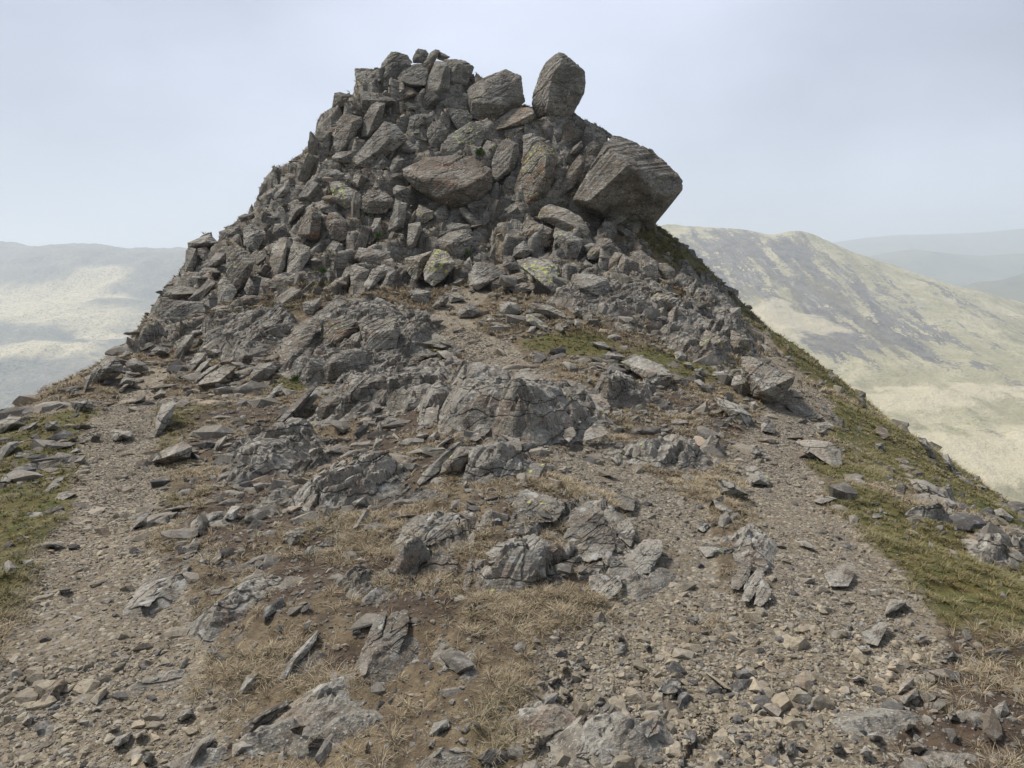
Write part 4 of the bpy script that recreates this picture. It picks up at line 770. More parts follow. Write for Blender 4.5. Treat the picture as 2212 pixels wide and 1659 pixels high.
def rock_look(t, P, brown, lichen, light, rust):
    """weathered volcanic rock: colour and bump from a position P in metres and four sockets or numbers"""
    n1 = t.noise(P, 1.7, 5, .6); n2 = t.noise(P, 7., 6, .62); n3 = t.noise(P, 31., 5, .65); n4 = t.noise(P, 95., 3, .6)
    base = t.mix(t.ss(n1, .3, .7), (.10, .091, .075), (.325, .302, .255))
    base = t.mix(t.math('MULTIPLY', t.ss(n2, .35, .75), t.math('MULTIPLY_ADD', brown, 1.1, .15)), base, (.205, .142, .085))
    base = t.mix(t.math('MULTIPLY', t.ss(t.noise(P, 2.9, 4, .6, .6), .52, .68), t.math('MULTIPLY', rust, .9)), base, (.25, .12, .055))
    sh = t.new('ShaderNodeHueSaturation'); t.put(sh.inputs['Color'], base)
    t.put(sh.inputs['Value'], t.math('MULTIPLY_ADD', light, 1.15, .45)); base = sh.outputs[0]
    base = t.mix(t.ss(n3, .48, .68), base, t.mix(.72, base, (.03, .028, .025)))
    base = t.mix(t.math('MULTIPLY', t.ss(n2, .55, .68), .5), base, (.055, .048, .038))
    base = t.mix(t.math('MULTIPLY', t.ss(n4, .55, .70), .62), base, (.46, .45, .42))
    # pale crustose lichen: rounded patches; yellow map lichen where there is much of it
    vp = t.voro(t.vmath('ADD', P, t.vmath('SCALE', t.noise(P, 9., 3, .5, 0, 1), .12)), 9.)
    pale = t.math('MULTIPLY', t.ss(t.math('ADD', vp, t.math('MULTIPLY', n3, .35)), .44, .36), t.ss(t.math('ADD', n1, t.math('MULTIPLY', lichen, .40)), .48, .68))
    base = t.mix(t.math('MULTIPLY', pale, .6), base, (.40, .39, .36))
    vy = t.voro(t.vmath('ADD', P, t.vmath('SCALE', t.noise(P, 14., 3, .5, 0, 1), .10)), 8.)
    amt = t.math('SUBTRACT', t.math('MULTIPLY_ADD', lichen, .62, t.math('MULTIPLY', t.noise(P, 1.3, 3, .5), .9)), .90)
    yel = t.ss(t.math('SUBTRACT', amt, t.math('ADD', vy, t.math('MULTIPLY', n3, .35))), -.36, -.29)
    base = t.mix(t.math('MULTIPLY', yel, .85), base, t.mix(n4, (.36, .40, .06), (.46, .47, .17)))
    # cleavage lines
    mp = t.new('ShaderNodeMapping'); t.put(mp.inputs['Vector'], P); mp.inputs['Rotation'].default_value = (.6, .75, .5); mp.inputs['Scale'].default_value = (.9, .9, 7.)
    ln = t.noise(mp.outputs[0], 3., 5, .62, .4)
    crack = t.voro(t.vmath('ADD', mp.outputs[0], t.vmath('SCALE', t.noise(P, 4., 3, .5, 0, 1), .9)), .9, 'DISTANCE_TO_EDGE')
    cr = t.ss(crack, .0, .035)
    base = t.mix(t.math('MULTIPLY', t.math('SUBTRACT', 1., cr), .75), base, (.03, .027, .023))
    h = t.math('ADD', t.math('MULTIPLY', n2, .55), t.math('MULTIPLY', n3, .35))
    h = t.math('ADD', h, t.math('MULTIPLY', n4, .12)); h = t.math('ADD', h, t.math('MULTIPLY', ln, .7)); h = t.math('ADD', h, t.math('MULTIPLY', cr, .35))
    return base, h

def make_rock_mat():
    t = NT('weathered_rock')
    tc = t.new('ShaderNodeTexCoord'); oi = t.new('ShaderNodeObjectInfo')
    P = t.vmath('ADD', tc.outputs['Object'], t.vmath('SCALE', t.new('ShaderNodeCombineXYZ').outputs[0], 1.))
    off = t.new('ShaderNodeCombineXYZ')
    t.put(off.inputs[0], t.math('MULTIPLY', oi.outputs['Random'], 57.)); t.put(off.inputs[1], t.math('MULTIPLY', oi.outputs['Random'], 131.)); t.put(off.inputs[2], t.math('MULTIPLY', oi.outputs['Random'], 17.))
    P = t.vmath('ADD', tc.outputs['Object'], off.outputs[0])
    sx = t.new('ShaderNodeSeparateColor'); t.put(sx.inputs[0], oi.outputs['Color'])
    c, h = rock_look(t, P, sx.outputs[0], sx.outputs[1], sx.outputs[2], oi.outputs['Alpha'])
    t.put(t.b.inputs['Base Color'], c); t.b.inputs['Roughness'].default_value = .9
    t.put(t.b.inputs['Normal'], t.bump(h, .8, .045))
    return t.m
M_ROCK = make_rock_mat()

def make_ground_mat():
    t = NT('mountain_ground')
    tc = t.new('ShaderNodeTexCoord'); P = tc.outputs['Object']
    a = t.attr('mask'); s = t.new('ShaderNodeSeparateColor'); t.put(s.inputs[0], a.outputs['Color'])
    path, rock, moss, soil = s.outputs[0], s.outputs[1], s.outputs[2], a.outputs['Alpha']
    n1 = t.noise(P, 1.1, 5, .6); n2 = t.noise(P, 6., 6, .65); n3 = t.noise(P, 26., 5, .65); n4 = t.noise(P, 110., 4, .65)
    # withered grass mat
    st = t.mix(t.ss(n2, .3, .7), (.06, .043, .029), (.18, .135, .08))
    st = t.mix(t.ss(n3, .45, .8), st, (.24, .19, .115)); st = t.mix(t.ss(n4, .5, .75), st, (.07, .05, .03))
    gr = t.mix(t.ss(n2, .35, .65), (.11, .085, .028), (.062, .075, .02))
    gr = t.mix(t.ss(n3, .5, .75), gr, (.17, .125, .035)); gr = t.mix(t.ss(n4, .5, .8), gr, (.035, .035, .015))
    so = t.mix(t.ss(n3, .3, .7), (.045, .031, .022), (.105, .075, .05)); so = t.mix(t.ss(n2, .55, .7), so, (.11, .07, .04))
    # trodden gravel
    vc = t.voro(P, 34., 'F1', 'Color'); vd = t.voro(P, 34.); vc2 = t.voro(P, 80., 'F1', 'Color'); vd2 = t.voro(P, 80.)
    sep = t.new('ShaderNodeSeparateColor'); t.put(sep.inputs[0], vc); sep2 = t.new('ShaderNodeSeparateColor'); t.put(sep2.inputs[0], vc2)
    pa = t.mix(t.ss(n2, .3, .7), (.15, .12, .082), (.27, .222, .155))
    pa = t.mix(t.math('MULTIPLY', sep2.outputs[0], .55), pa, (.13, .10, .07)); 
    peb = t.mix(sep.outputs[1], (.16, .145, .125), (.35, .305, .23))
    pa = t.mix(t.math('MULTIPLY', t.ss(vd, .62, .45), t.ss(sep.outputs[0], .35, .5)), pa, peb)
    rc, rh = rock_look(t, P, .3, .35, .45, .3)
    col = t.mix(moss, st, gr); col = t.mix(soil, col, so)
    edge = t.math('ADD', rock, t.math('MULTIPLY', t.math('SUBTRACT', n2, .5), .9))
    rm = t.ss(edge, .38, .56)
    col = t.mix(rm, col, rc); col = t.mix(t.ss(t.math('ADD', path, t.math('MULTIPLY', t.math('SUBTRACT', n3, .5), .8)), .35, .65), col, pa)
    t.put(t.b.inputs['Base Color'], col); t.b.inputs['Roughness'].default_value = .95
    h = t.math('ADD', t.math('MULTIPLY', n3, .5), t.math('MULTIPLY', n4, .3)); h = t.math('ADD', h, t.math('MULTIPLY', rh, rm))
    h = t.math('ADD', h, t.math('MULTIPLY', t.math('SUBTRACT', 1., vd), t.math('MULTIPLY', path, .6)))
    t.put(t.b.inputs['Normal'], t.bump(h, .8, .035))
    return t.m
M_GROUND = make_ground_mat()

def make_vcol_mat(name, rough=.9, bump=0., trans=0.):
    t = NT(name); a = t.attr('Col'); c = a.outputs['Color']
    if bump:
        tc = t.new('ShaderNodeTexCoord'); P = tc.outputs['Object']
        c = t.mix(t.math('MULTIPLY', t.ss(t.noise(P, 13., 5, .65), .5, .66), .5), c, (.36, .345, .31))
        n = t.noise(P, 45., 4, .65); n2 = t.noise(P, 160., 3, .6)
        c = t.mix(t.ss(n, .4, .75), c, t.mix(.5, c, (.05, .045, .04))); c = t.mix(t.math('MULTIPLY', t.ss(n2, .55, .75), .4), c, (.42, .40, .36))
        t.put(t.b.inputs['Normal'], t.bump(t.math('ADD', n, t.math('MULTIPLY', n2, .4)), .6, bump))
    t.put(t.b.inputs['Base Color'], c); t.b.inputs['Roughness'].default_value = rough
    return t.m
M_STONES = make_vcol_mat('loose_stone', .92, .012)
M_GRASS = make_vcol_mat('grass_blades', .8)

# ----------------------------------------------------------------------------- meshes
def mesh_np(name, co, faces, mat, smooth=False, cols=None, attr='Col'):
    me = bpy.data.meshes.new(name)
    co = np.ascontiguousarray(co, np.float32); faces = np.ascontiguousarray(faces, np.int32); k = faces.shape[1]
    me.vertices.add(len(co)); me.vertices.foreach_set('co', co.ravel())
    me.loops.add(faces.size); me.loops.foreach_set('vertex_index', faces.ravel())
    me.polygons.add(len(faces)); me.polygons.foreach_set('loop_start', np.arange(0, faces.size, k, dtype=np.int32))
    me.polygons.foreach_set('loop_total', np.full(len(faces), k, np.int32))
    me.polygons.foreach_set('use_smooth', np.full(len(faces), smooth, bool))
    me.update(calc_edges=True)
    if cols is not None:
        at = me.color_attributes.new(attr, 'FLOAT_COLOR', 'POINT')
        at.data.foreach_set('color', np.ascontiguousarray(cols, np.float32).ravel())
    me.materials.append(mat)
    return me

def link(name, data, loc=(0, 0, 0), parent=None):
    o = bpy.data.objects.new(name, data); COL.objects.link(o); o.location = loc
    if parent: o.parent = parent
    return o

ICO = {}
for k in (2, 3, 4, 5, 6):
    bm = bmesh.new(); bmesh.ops.create_icosphere(bm, subdivisions=k, radius=1.0)
    v = np.array([q.co[:] for q in bm.verts]); f = np.array([[q.index for q in p.verts] for p in bm.faces]); bm.free()
    ICO[k] = (v / np.linalg.norm(v, axis=1)[:, None], f)

def hull_planes(pts):
    bm = bmesh.new()
    for p in pts: bm.verts.new(p)
    r = bmesh.ops.convex_hull(bm, input=bm.verts)
    pl = []
    bm.normal_update()
    for f in bm.faces:
        if f.calc_area() > 1e-9:
            c = f.calc_center_median(); pl.append((*f.normal, f.normal.dot(c)))
    bm.free()
    return np.array(pl)

def rock_from_points(pts, sub, seed, rough=1., strata=0., p=80., fissure=0.):
    """a rock filling the convex body of pts: returns vertices and faces"""
    pts = np.asarray(pts, float)
    pl = hull_planes(pts)
    c = (pts.max(0) + pts.min(0)) / 2 * .5 + pts.mean(0) * .5
    q = pts - c
    w, R = np.linalg.eigh(q.T @ q)
    ext = np.maximum(np.abs(q @ R).max(0), 1e-4)
    n = pl[:, :3]; d = pl[:, 3] - n @ c
    flip = d < 0; n[flip] *= -1; d = np.maximum(np.abs(d), 1e-4 * ext.max())
    n2 = (n @ R) * ext; L = np.linalg.norm(n2, axis=1); n2 = n2 / L[:, None]; d2 = d / L
    D, faces = ICO[sub]
    s = np.maximum(D @ n2.T, 0) / d2
    wob = 1 + .014 * rough * fbm(D * 2.1, 3, seed)
    r = ((s ** p).sum(1)) ** (-1 / p) * 1.012 * wob
    v = (D * r[:, None] * ext) @ R.T
    S = float(np.exp(np.log(ext).mean()))
    nrm = v / np.linalg.norm(v, axis=1)[:, None]
    # broken facets, ledges along the cleavage, fine roughness
    P = v @ CLEAV.T / (S * np.array([.42, 1.1, .7]))
    d1, gap, off, h = cells(P + seed * 1.37 + .25 * np.stack([fbm(v / S * 2, 2, seed + 3 + k) for k in range(3)], -1), seed % 97)
    disp = (h[:, 0] - .5) * .085 + (off * (h[:, 1:4] - .5)).sum(1) * .075
    if fissure: disp = disp - fissure * (1 - sstep(0, .10, gap))
    disp = disp + .012 * fbm(v / S * 5, 3, seed + 9)
    v = v + nrm * (disp * S * .75 * rough)[:, None]
    if strata:
        q = v @ CLEAV[0] / strata + .8 * fbm(v / S * 1.5, 3, seed)
        i = np.floor(q).astype(np.int64); fr = q - i
        g = (hsh(i, i * 0, i * 0, seed) - .5) * strata * 1.0
        v = v + nrm * (g * sstep(0, .2, fr))[:, None]
    return v + c, faces

def gdisp(x, y, m=None):
    """fine relief added to the smooth hill"""
    x = np.asarray(x, float); y = np.asarray(y, float)
    if m is None: m = masks(x, y)
    z = hgt(x, y)
    crag = sstep(12.5, 15.5, y)
    P = np.stack([x, y, z], -1) @ CLEAV.T
    wv = np.stack([fbm(P * 1.2, 2, 60 + k) for k in range(3)], -1)
    dA, gA, oA, hA = cells((P + .25 * wv) / np.array([.38, 1.0, .7]), 7)
    dB, gB, oB, hB = cells((P + .06 * wv) / np.array([.09, .34, .2]), 21)
    big = (hA[:, 0] - .5) * .62 + (oA * (hA[:, 1:4] - .5)).sum(1) * .6 - .22 * (1 - sstep(0, .10, gA))
    sm = (hB[:, 0] - .5) * .075 + (oB * (hB[:, 1:4] - .5)).sum(1) * .10 - .02 * (1 - sstep(0, .12, gB))
    rock = m['rock']
    p3 = np.stack([x, y, z], -1)
    out = rock * (crag * big + (1 - crag) * sm * 1.1 + crag * sm * .8)
    out = out - .05 * rock * sstep(13.5, 15., y) * (1 - sstep(21.4, 22.6, y))
    out = out + (1 - rock) * (1 - m['path']) * (.06 * fbm(p3 * 2.2, 4, 31) + .04 * fbm(p3 * 8, 4, 33))
    out = out + m['path'] * (.014 * fbm(p3 * 7, 4, 35) - .03)
    return out

def clear_far(x, y):
    return 1.0

# the ridge's ground
RC = np.array([0., -1.6])
def radii():
    r, out = 1.6, []
    while r < 62:
        out.append(r)
        r += .0062 * r if r < 14 else (.055 if r < 27 else .04 * r)
    return np.array(out)
RR = radii(); TH = np.radians(np.linspace(-88, 88, 1060))
rr, tt = np.meshgrid(RR, TH, indexing='ij')
X = (RC[0] + rr * np.sin(tt)).ravel(); Y = (RC[1] + rr * np.cos(tt)).ravel()
mk = masks(X, Y)
inside = (X > GX0 + .2) & (X < GX1 - .2) & (Y > GY0 + .2) & (Y < GY1 - .2)
Z = np.where(inside, hgt(X, Y), 0)
Z[~inside] = tps_eval(TPS, X[~inside], Y[~inside])
Z[inside] += gdisp(X[inside], Y[inside], {k: v[inside] for k, v in mk.items()})
nr, nt = rr.shape
i = np.arange(nr * nt).reshape(nr, nt)
quads = np.stack([i[:-1, :-1], i[:-1, 1:], i[1:, 1:], i[1:, :-1]], -1).reshape(-1, 4)
gme = mesh_np('ground', np.stack([X, Y, Z], 1), quads, M_GROUND, True, np.stack([mk['path'], mk['rock'], mk['moss'], mk['soil']], 1), 'mask')
ground = link('ground', gme); ground['kind'] = 'structure'

# ----------------------------------------------------------------------------- the rocks
def parse_pts(s, c):
    x0, y0, k = CROPS[c]
    out = []
    for t in s.split():
        a = [float(q) for q in t.split(',')]
        out.append((x0 + a[0] * k, y0 + a[1] * k, a[2] if len(a) > 2 else 0.))
    return np.array(out) if out else np.zeros((0, 3))

def rock_points(c, O, Rg, opt, r, flat=False, shape='block'):
    """outline and ridge points of the photo -> body points in the world; also the anchor on the ground"""
    vb, vt = O[:, 1].max(), O[:, 1].min(); ub = O[O[:, 1].argmax(), 0]
    Y0 = ground_near(ub, vb) + opt.get('dy', 0.)
    um = (O[:, 0].max() + O[:, 0].min()) / 2
    k = Y0 / F
    w, h = (O[:, 0].max() - O[:, 0].min()) * k, (vb - vt) * k
    Yt = cast(um, vt)[0]
    onhill = c in 'ABCME'
    g = .4 * h if np.isnan(Yt) else (Yt - Y0) * (.42 if onhill else (.7 if flat else .72))
    lean = opt.get('lean', None)
    most = (2.5 if flat else {'block': .75, 'boulder': .8, 'pillar': .4, 'stone': 1.2, 'slab': 1.6}[shape]) * (2 if c in 'IJK' else 1)
    lean = float(np.clip(g, .2 * h, most * h)) if lean is None else lean
    T = opt.get('T', .75 * min(w, h))
    cen = O[:, :2].mean(0)
    if len(Rg) == 0:
        Rg = np.array([[cen[0] + r.uniform(-.2, .2) * (O[:, 0].max() - O[:, 0].min()), cen[1] + r.uniform(-.15, .25) * (vb - vt), -.14 * min(w, h)]])
    pts = []
    fr = lambda v: (vb - v) / (vb - vt)
    for u, v, dd in O: pts.append(at_depth(u, v, Y0 + lean * fr(v) + dd))
    for u, v, dd in Rg: pts.append(at_depth(u, v, Y0 + lean * fr(v) + dd))
    for u, v, dd in O[::1]:
        uu, vv = cen + (np.array([u, v]) - cen) * .78
        pts.append(at_depth(uu, vv, Y0 + lean * fr(vv) + T * r.uniform(.8, 1.15) + max(dd, 0) * .6))
    pts = np.array(pts)
    base = at_depth(ub, vb, Y0)
    return pts, base, w, h

ROCK_REC = []
def add_rock(line, idx):
    f = (line.split('|') + [''] * 8)[:8]
    c, name, look, opts, out, rg, label, short = f
    shape = name; name = {'slab': 'rock_slab', 'block': 'rock', 'pillar': 'pillar_rock'}.get(name, name)
    r = np.random.default_rng(1000 + idx)
    opt = {a.split('=')[0]: float(a.split('=')[1]) for a in opts.split()}
    O, Rg = parse_pts(out, c), parse_pts(rg, c)
    pts, base, w, h = rock_points(c, O, Rg, opt, r, False, shape)
    px = max(O[:, 0].max() - O[:, 0].min(), O[:, 1].max() - O[:, 1].min())
    sub = int(opt.get('sub', 4 if px < 34 else 5)); sub = 6 if sub == 5 and ('sub' in opt or px > 120) else sub
    big = px > 75
    v, fc = rock_from_points(pts, sub, idx * 13 + 5, .5 if big else .85, opt.get('strata', .02 if w > .5 else 0), p=170. if big else 90., fissure=.05 if px > 60 else 0.)
    me = mesh_np(name, v - base, fc, M_ROCK)
    o = link(name, me, base); o['kind'] = 'thing'
    b, li, lt, ru = [int(q) / 9 for q in look]
    o.color = (min(1, b * 1.3), li, lt, min(1, ru * 1.25))
    ROCK_REC.append(dict(o=o, c=c, name=shape, label=label, short=short, u=O[:, 0].mean(), v=O[:, 1].mean(), w=O[:, 0].max() - O[:, 0].min(), h=O[:, 1].max() - O[:, 1].min(), look=(b, li, lt, ru)))

for idx, line in enumerate(ROCKS.strip().split('\n')): add_rock(line, idx)

cur, oi_ = None, 0
LANDMARK_EXTRA = []
for line in OUTCROPS.strip().split('\n'):
    if '|' in line:
        c, lab, short = line.split('|'); cur = None
        continue
    oi_ += 1
    r = np.random.default_rng(9000 + oi_)
    O = parse_pts(line, c)
    pts, base, w, h = rock_points(c, O, np.zeros((0, 3)), {'T': .45 * min(np.ptp(O[:, 0]), np.ptp(O[:, 1])) * 3.5 / F, 'dy': -.02 if c in 'JK' else -.07}, r, True)
    if cur is None:
        cur = link('outcrop', None, base); cur['label'] = lab; cur['category'] = 'rock outcrop'; cur['kind'] = 'thing'
        LANDMARK_EXTRA.append(dict(o=cur, short=short, u=O[:, 0].mean(), v=O[:, 1].mean(), us=[], vs=[]))
    LANDMARK_EXTRA[-1]['us'].append(O[:, 0].mean()); LANDMARK_EXTRA[-1]['vs'].append(O[:, 1].mean())
    v, fc = rock_from_points(pts, 6 if max(np.ptp(O[:, 0]), np.ptp(O[:, 1])) > 50 else 5, 7000 + oi_ * 7, 1.1, .012, 26., .12)
    lc = np.array(cur.location)
    me = mesh_np('bedrock_block', v - base, fc, M_ROCK)
    s = link('bedrock_block', me, base - lc, cur)
    s.color = (r.uniform(.1, .35), r.uniform(.35, .6), r.uniform(.4, .55), r.uniform(.1, .4))
for e in LANDMARK_EXTRA: e['u'] = float(np.mean(e['us'])); e['v'] = float(np.mean(e['vs']))

def bedrock_mass(c, H, O, seed, o=None, amp0=.85, nm='bedrock_rib'):
    vb, vt = O[:, 1].max(), O[:, 1].min()
    Yq = cast(O[:, 0], O[:, 1], H * np.clip((vb - O[:, 1]) / (vb - vt), 0, 1) * .9)
    G = at_depth(O[:, 0], O[:, 1], Yq)[:, :2]
    step = .013 if Yq.mean() < 5.5 else .028
    lo, hi = G.min(0) - .1, G.max(0) + .1
    xs, ys = np.arange(lo[0], hi[0], step), np.arange(lo[1], hi[1], step)
    a, b = np.meshgrid(xs, ys); x, y = a.ravel(), b.ravel()
    wob = .10 * fbm(np.stack([x, y, 0 * x], -1) * 5, 3, seed)
    dist = np.full(len(x), 1e9); ins = np.zeros(len(x), bool)
    for p, q in zip(G, np.roll(G, -1, 0)):
        d = q - p; t = np.clip(((x - p[0]) * d[0] + (y - p[1]) * d[1]) / (d @ d + 1e-12), 0, 1)
        dist = np.minimum(dist, np.hypot(x - p[0] - t * d[0], y - p[1] - t * d[1]))
        ins ^= ((p[1] > y) != (q[1] > y)) & (x < (q[0] - p[0]) * (y - p[1]) / (q[1] - p[1] + 1e-12) + p[0])
    dist = np.where(ins, dist, -dist) + wob * H * 2
    z0 = hgt(x, y)
    s = min(max(H / .24, .55), 1.5)
    P = np.stack([x, y, z0 + .5 * np.maximum(dist, 0)], -1) @ CLEAV.T
    wv = np.stack([fbm(P * 3 / s, 3, seed + 9 + k) for k in range(3)], -1)
    d1, g1, o1, h1 = cells((P + .09 * s * wv) / (np.array([.16, .55, .34]) * s), seed)
    d2, g2, o2, h2 = cells((P + .03 * s * wv) / (np.array([.045, .20, .12]) * s), seed + 1)
    z = H * (np.clip(dist / (H * (.75 if H > .19 else 1.3)), -1.6, 1)) ** 1 * (.75 + .5 * vnoise(np.stack([x, y, 0 * x], -1) * 1.9, seed))
    amp = s * sstep(-.02, .12, dist) * amp0
    z = z + amp * ((h1[:, 0] - .5) * .12 + (o1 * (h1[:, 1:4] - .5)).sum(1) * .11 - .05 * (1 - sstep(0, .09, g1)))
    z = z + amp * ((h2[:, 0] - .5) * .035 + (o2 * (h2[:, 1:4] - .5)).sum(1) * .05 - .018 * (1 - sstep(0, .12, g2)))
    i = np.arange(len(x)).reshape(a.shape)
    qd = np.stack([i[:-1, :-1], i[:-1, 1:], i[1:, 1:], i[1:, :-1]], -1).reshape(-1, 4)
    qd = qd[(dist[qd] > -.28 * H / .24 - .04).any(1)]
    keep = np.unique(qd); new = np.zeros(len(x), int); new[keep] = np.arange(len(keep))
    if o is None:
        base = np.array([*G.mean(0), hgt(*G.mean(0))])
        m = link(nm, mesh_np(nm, np.stack([x, y, z0 + z], 1)[keep] - base, new[qd], M_ROCK), base)
    else:
        m = link('bedrock_mass', mesh_np('bedrock_mass', np.stack([x, y, z0 + z], 1)[keep] - np.array(o.location), new[qd], M_ROCK), (0, 0, 0), o)
    m.color = (.25, .42, .46, .25)
    return m
for k, line in enumerate(MASSES.strip().split('\n')):
    c, short, H, out_ = line.split('|')
    bedrock_mass(c, float(H), parse_pts(out_, c), 500 + k * 5, next(e['o'] for e in LANDMARK_EXTRA if e['short'] == short), {'L': .6, 'K': 1.}.get(c, .85))
for k, line in enumerate(CRAGS.strip().split('\n')):
    H, amp0, out_, lab = line.split('|')
    m = bedrock_mass('D', float(H), parse_pts(out_, 'D'), 1300 + k * 7, None, float(amp0), 'outcrop')
    m['kind'] = 'thing'; m['category'] = 'rock outcrop'; m['label'] = lab
for k, (u0, v0, u1, v1, hw, H) in enumerate(RIBS):
    r = np.random.default_rng(60 + k); a, b_ = np.array([u0, v0], float), np.array([u1, v1], float)
    nrm_ = np.array([-(b_ - a)[1], (b_ - a)[0]]); nrm_ /= np.linalg.norm(nrm_)
    tt_ = np.linspace(0, 1, 7); pr = np.sin(np.pi * (.08 + .84 * tt_)) ** .6
    O = np.vstack([a + (b_ - a) * t_ + nrm_ * hw * p_ * r.uniform(.7, 1.3) for t_, p_ in zip(tt_, pr)] + [a + (b_ - a) * t_ - nrm_ * hw * p_ * r.uniform(.7, 1.3) for t_, p_ in zip(tt_[::-1], pr[::-1])])
    m = bedrock_mass('I', H * 1.5, np.column_stack([O, 0 * O[:, 0]]), 800 + k * 3, None, 1.)
    m['kind'] = 'thing'
    lk = (r.uniform(.15, .4), r.uniform(.3, .5), r.uniform(.3, .5), r.uniform(.1, .4)); m.color = lk
    ROCK_REC.append(dict(o=m, c='R', name='rib', label='', short='', u=(u0 + u1) / 2, v=(v0 + v1) / 2, w=abs(u1 - u0) + hw, h=abs(v1 - v0) + hw, look=lk))

def filler_protos():
    out = []
    for k in range(14):
        r = np.random.default_rng(400 + k)
        d = np.array([1., r.uniform(.5, .85), r.uniform(.3, .6)])
        p = np.array([[a, b, c_] for a in (-1, 1) for b in (-1, 1) for c_ in (-1, 1)], float) * d * r.uniform(.72, 1.1, (8, 3))
        p = np.vstack([p, r.normal(size=(5, 3)) * d * .65])
        v, fc = rock_from_points(p, 5 if k < 6 else 4, 8000 + k * 11, 1., .05, fissure=.04)
        out.append(mesh_np('rock', v, fc, M_ROCK))
    return out
FP = filler_protos()
rf = np.random.default_rng(5)
taken = [(q['u'], q['v'], .5 * math.sqrt(q['w'] * q['h'])) for q in ROCK_REC]
CRAG = np.array([(340,700),(420,520),(580,455),(680,330),(720,210),(800,180),(1000,180),(1200,260),(1320,330),(1400,520),(1560,620),(1610,720),(1560,760),(1400,700),(1250,640),(1000,620),(700,620),(520,680)], float)
def in_poly(u, v, P):
    ins = False
    for p, q in zip(P, np.roll(P, -1, 0)):
        if (p[1] > v) != (q[1] > v) and u < (q[0] - p[0]) * (v - p[1]) / (q[1] - p[1] + 1e-12) + p[0]: ins = not ins
    return ins
cnt = 0
for k in range(6000):
    if cnt >= 55: break
    u, v = rf.uniform(330, 1620), rf.uniform(180, 760)
    if not in_poly(u, v, CRAG): continue
    rp = 6 + 20 * rf.uniform(0, 1) ** 2
    if any(math.hypot(u - a, v - b) < .62 * (rp + q) + .25 * q for a, b, q in taken): continue
    Yg = cast(u, v)[0]
    if np.isnan(Yg): continue
    s = rp * Yg / F * rf.uniform(1., 1.35)
    g = at_depth(u, v, Yg - .1)
    nm = rf.choice(['rock', 'rock', 'rock', 'rock_slab'])
    me = FP[rf.integers(0, 14)]
    o = link(nm, me, g); o['kind'] = 'thing'
    o.scale = (s * 1.25, s, s * (1. if nm == 'rock' else .6)); o.rotation_euler = (rf.normal(.1, .25), rf.normal(-1.1, .25), rf.normal(.35, .35))
    lk = (rf.uniform(.15, .6), rf.uniform(.3, .68), rf.uniform(.38, .6), rf.uniform(0, .45))
    o.color = lk
    taken.append((u, v, rp)); cnt += 1
    ROCK_REC.append(dict(o=o, c='Z', name='block' if nm == 'rock' else 'slab', label='', short='', u=u, v=v, w=2 * rp * rf.uniform(.95, 1.05), h=2 * rp * (1. if nm == 'rock' else .7), look=lk))
FL = [np.array([(1435,500),(1500,545),(1560,612),(1620,680),(1570,650),(1490,590)], float), np.array([(0,950),(120,880),(240,790),(330,800),(240,900),(200,1000),(60,1200),(0,1200)], float), np.array([(1790,830),(1900,915),(2030,1000),(2212,1170),(2212,1270),(2060,1180),(1930,1080),(1800,960)], float), np.array([(300,760),(350,700),(520,700),(560,760),(420,850)], float), np.array([(1380,780),(1560,700),(1620,740),(1650,860),(1560,900),(1420,850)], float)]
cnt = 0
for k in range(6000):
    if cnt >= 85: break
    P_ = FL[k % 5]; u, v = rf.uniform(P_[:, 0].min(), P_[:, 0].max()), rf.uniform(P_[:, 1].min(), P_[:, 1].max())
    if not in_poly(u, v, P_): continue
    rp = 6 + 14 * rf.uniform(0, 1) ** 2
    if any(math.hypot(u - a, v - b) < .7 * (rp + q) for a, b, q in taken): continue
    Yg = cast(u, v)[0]
    if np.isnan(Yg) or Yg > 24: continue
    s = rp * Yg / F * 1.15
    nm = rf.choice(['rock', 'rock_slab', 'stone'])
    o = link(nm, FP[rf.integers(0, 14)], at_depth(u, v, Yg)); o['kind'] = 'thing'
    o.scale = (s * 1.1, s * .9, s * {'rock': .9, 'rock_slab': .5, 'stone': .8}[nm]); o.rotation_euler = (rf.normal(.1, .3), rf.normal(-.5, .35), rf.normal(.6, .5))
    lk = (rf.uniform(.15, .5), rf.uniform(.35, .65), rf.uniform(.35, .55), rf.uniform(0, .35)); o.color = lk
    taken.append((u, v, rp)); cnt += 1
    ROCK_REC.append(dict(o=o, c='Z', name={'rock': 'block', 'rock_slab': 'slab', 'stone': 'stone'}[nm], label='', short='', u=u, v=v, w=2 * rp, h=1.4 * rp, look=lk))
# ----------------------------------------------------------------------------- labels of the lesser rocks, from where they lie
CATS = {'block': 'rock', 'boulder': 'boulder', 'slab': 'rock slab', 'stone': 'stone', 'pillar': 'rock pillar', 'rib': 'bedrock rib'}
LM = [dict(short=q['short'], u=q['u'], v=q['v'], w=q['w'], h=q['h']) for q in ROCK_REC if q['short'].strip()]
LM += [dict(short=e['short'], u=e['u'], v=e['v'], w=100, h=60) for e in LANDMARK_EXTRA]
def direction(du, dv):
    a = math.degrees(math.atan2(-dv, du)) % 360
    return ['right of', 'above and right of', 'above', 'above and left of', 'left of', 'below and left of', 'below', 'below and right of'][int((a + 22.5) // 45) % 8]
used = {}
def tone(lk):
    b, li, lt, ru = lk
    if li > .75: return 'yellow-lichened'
    if ru > .5: return 'rusty'
    if b > .5: return 'brownish'
    if lt > .6: return 'pale'
    if lt < .4: return 'dark'
    return 'grey'
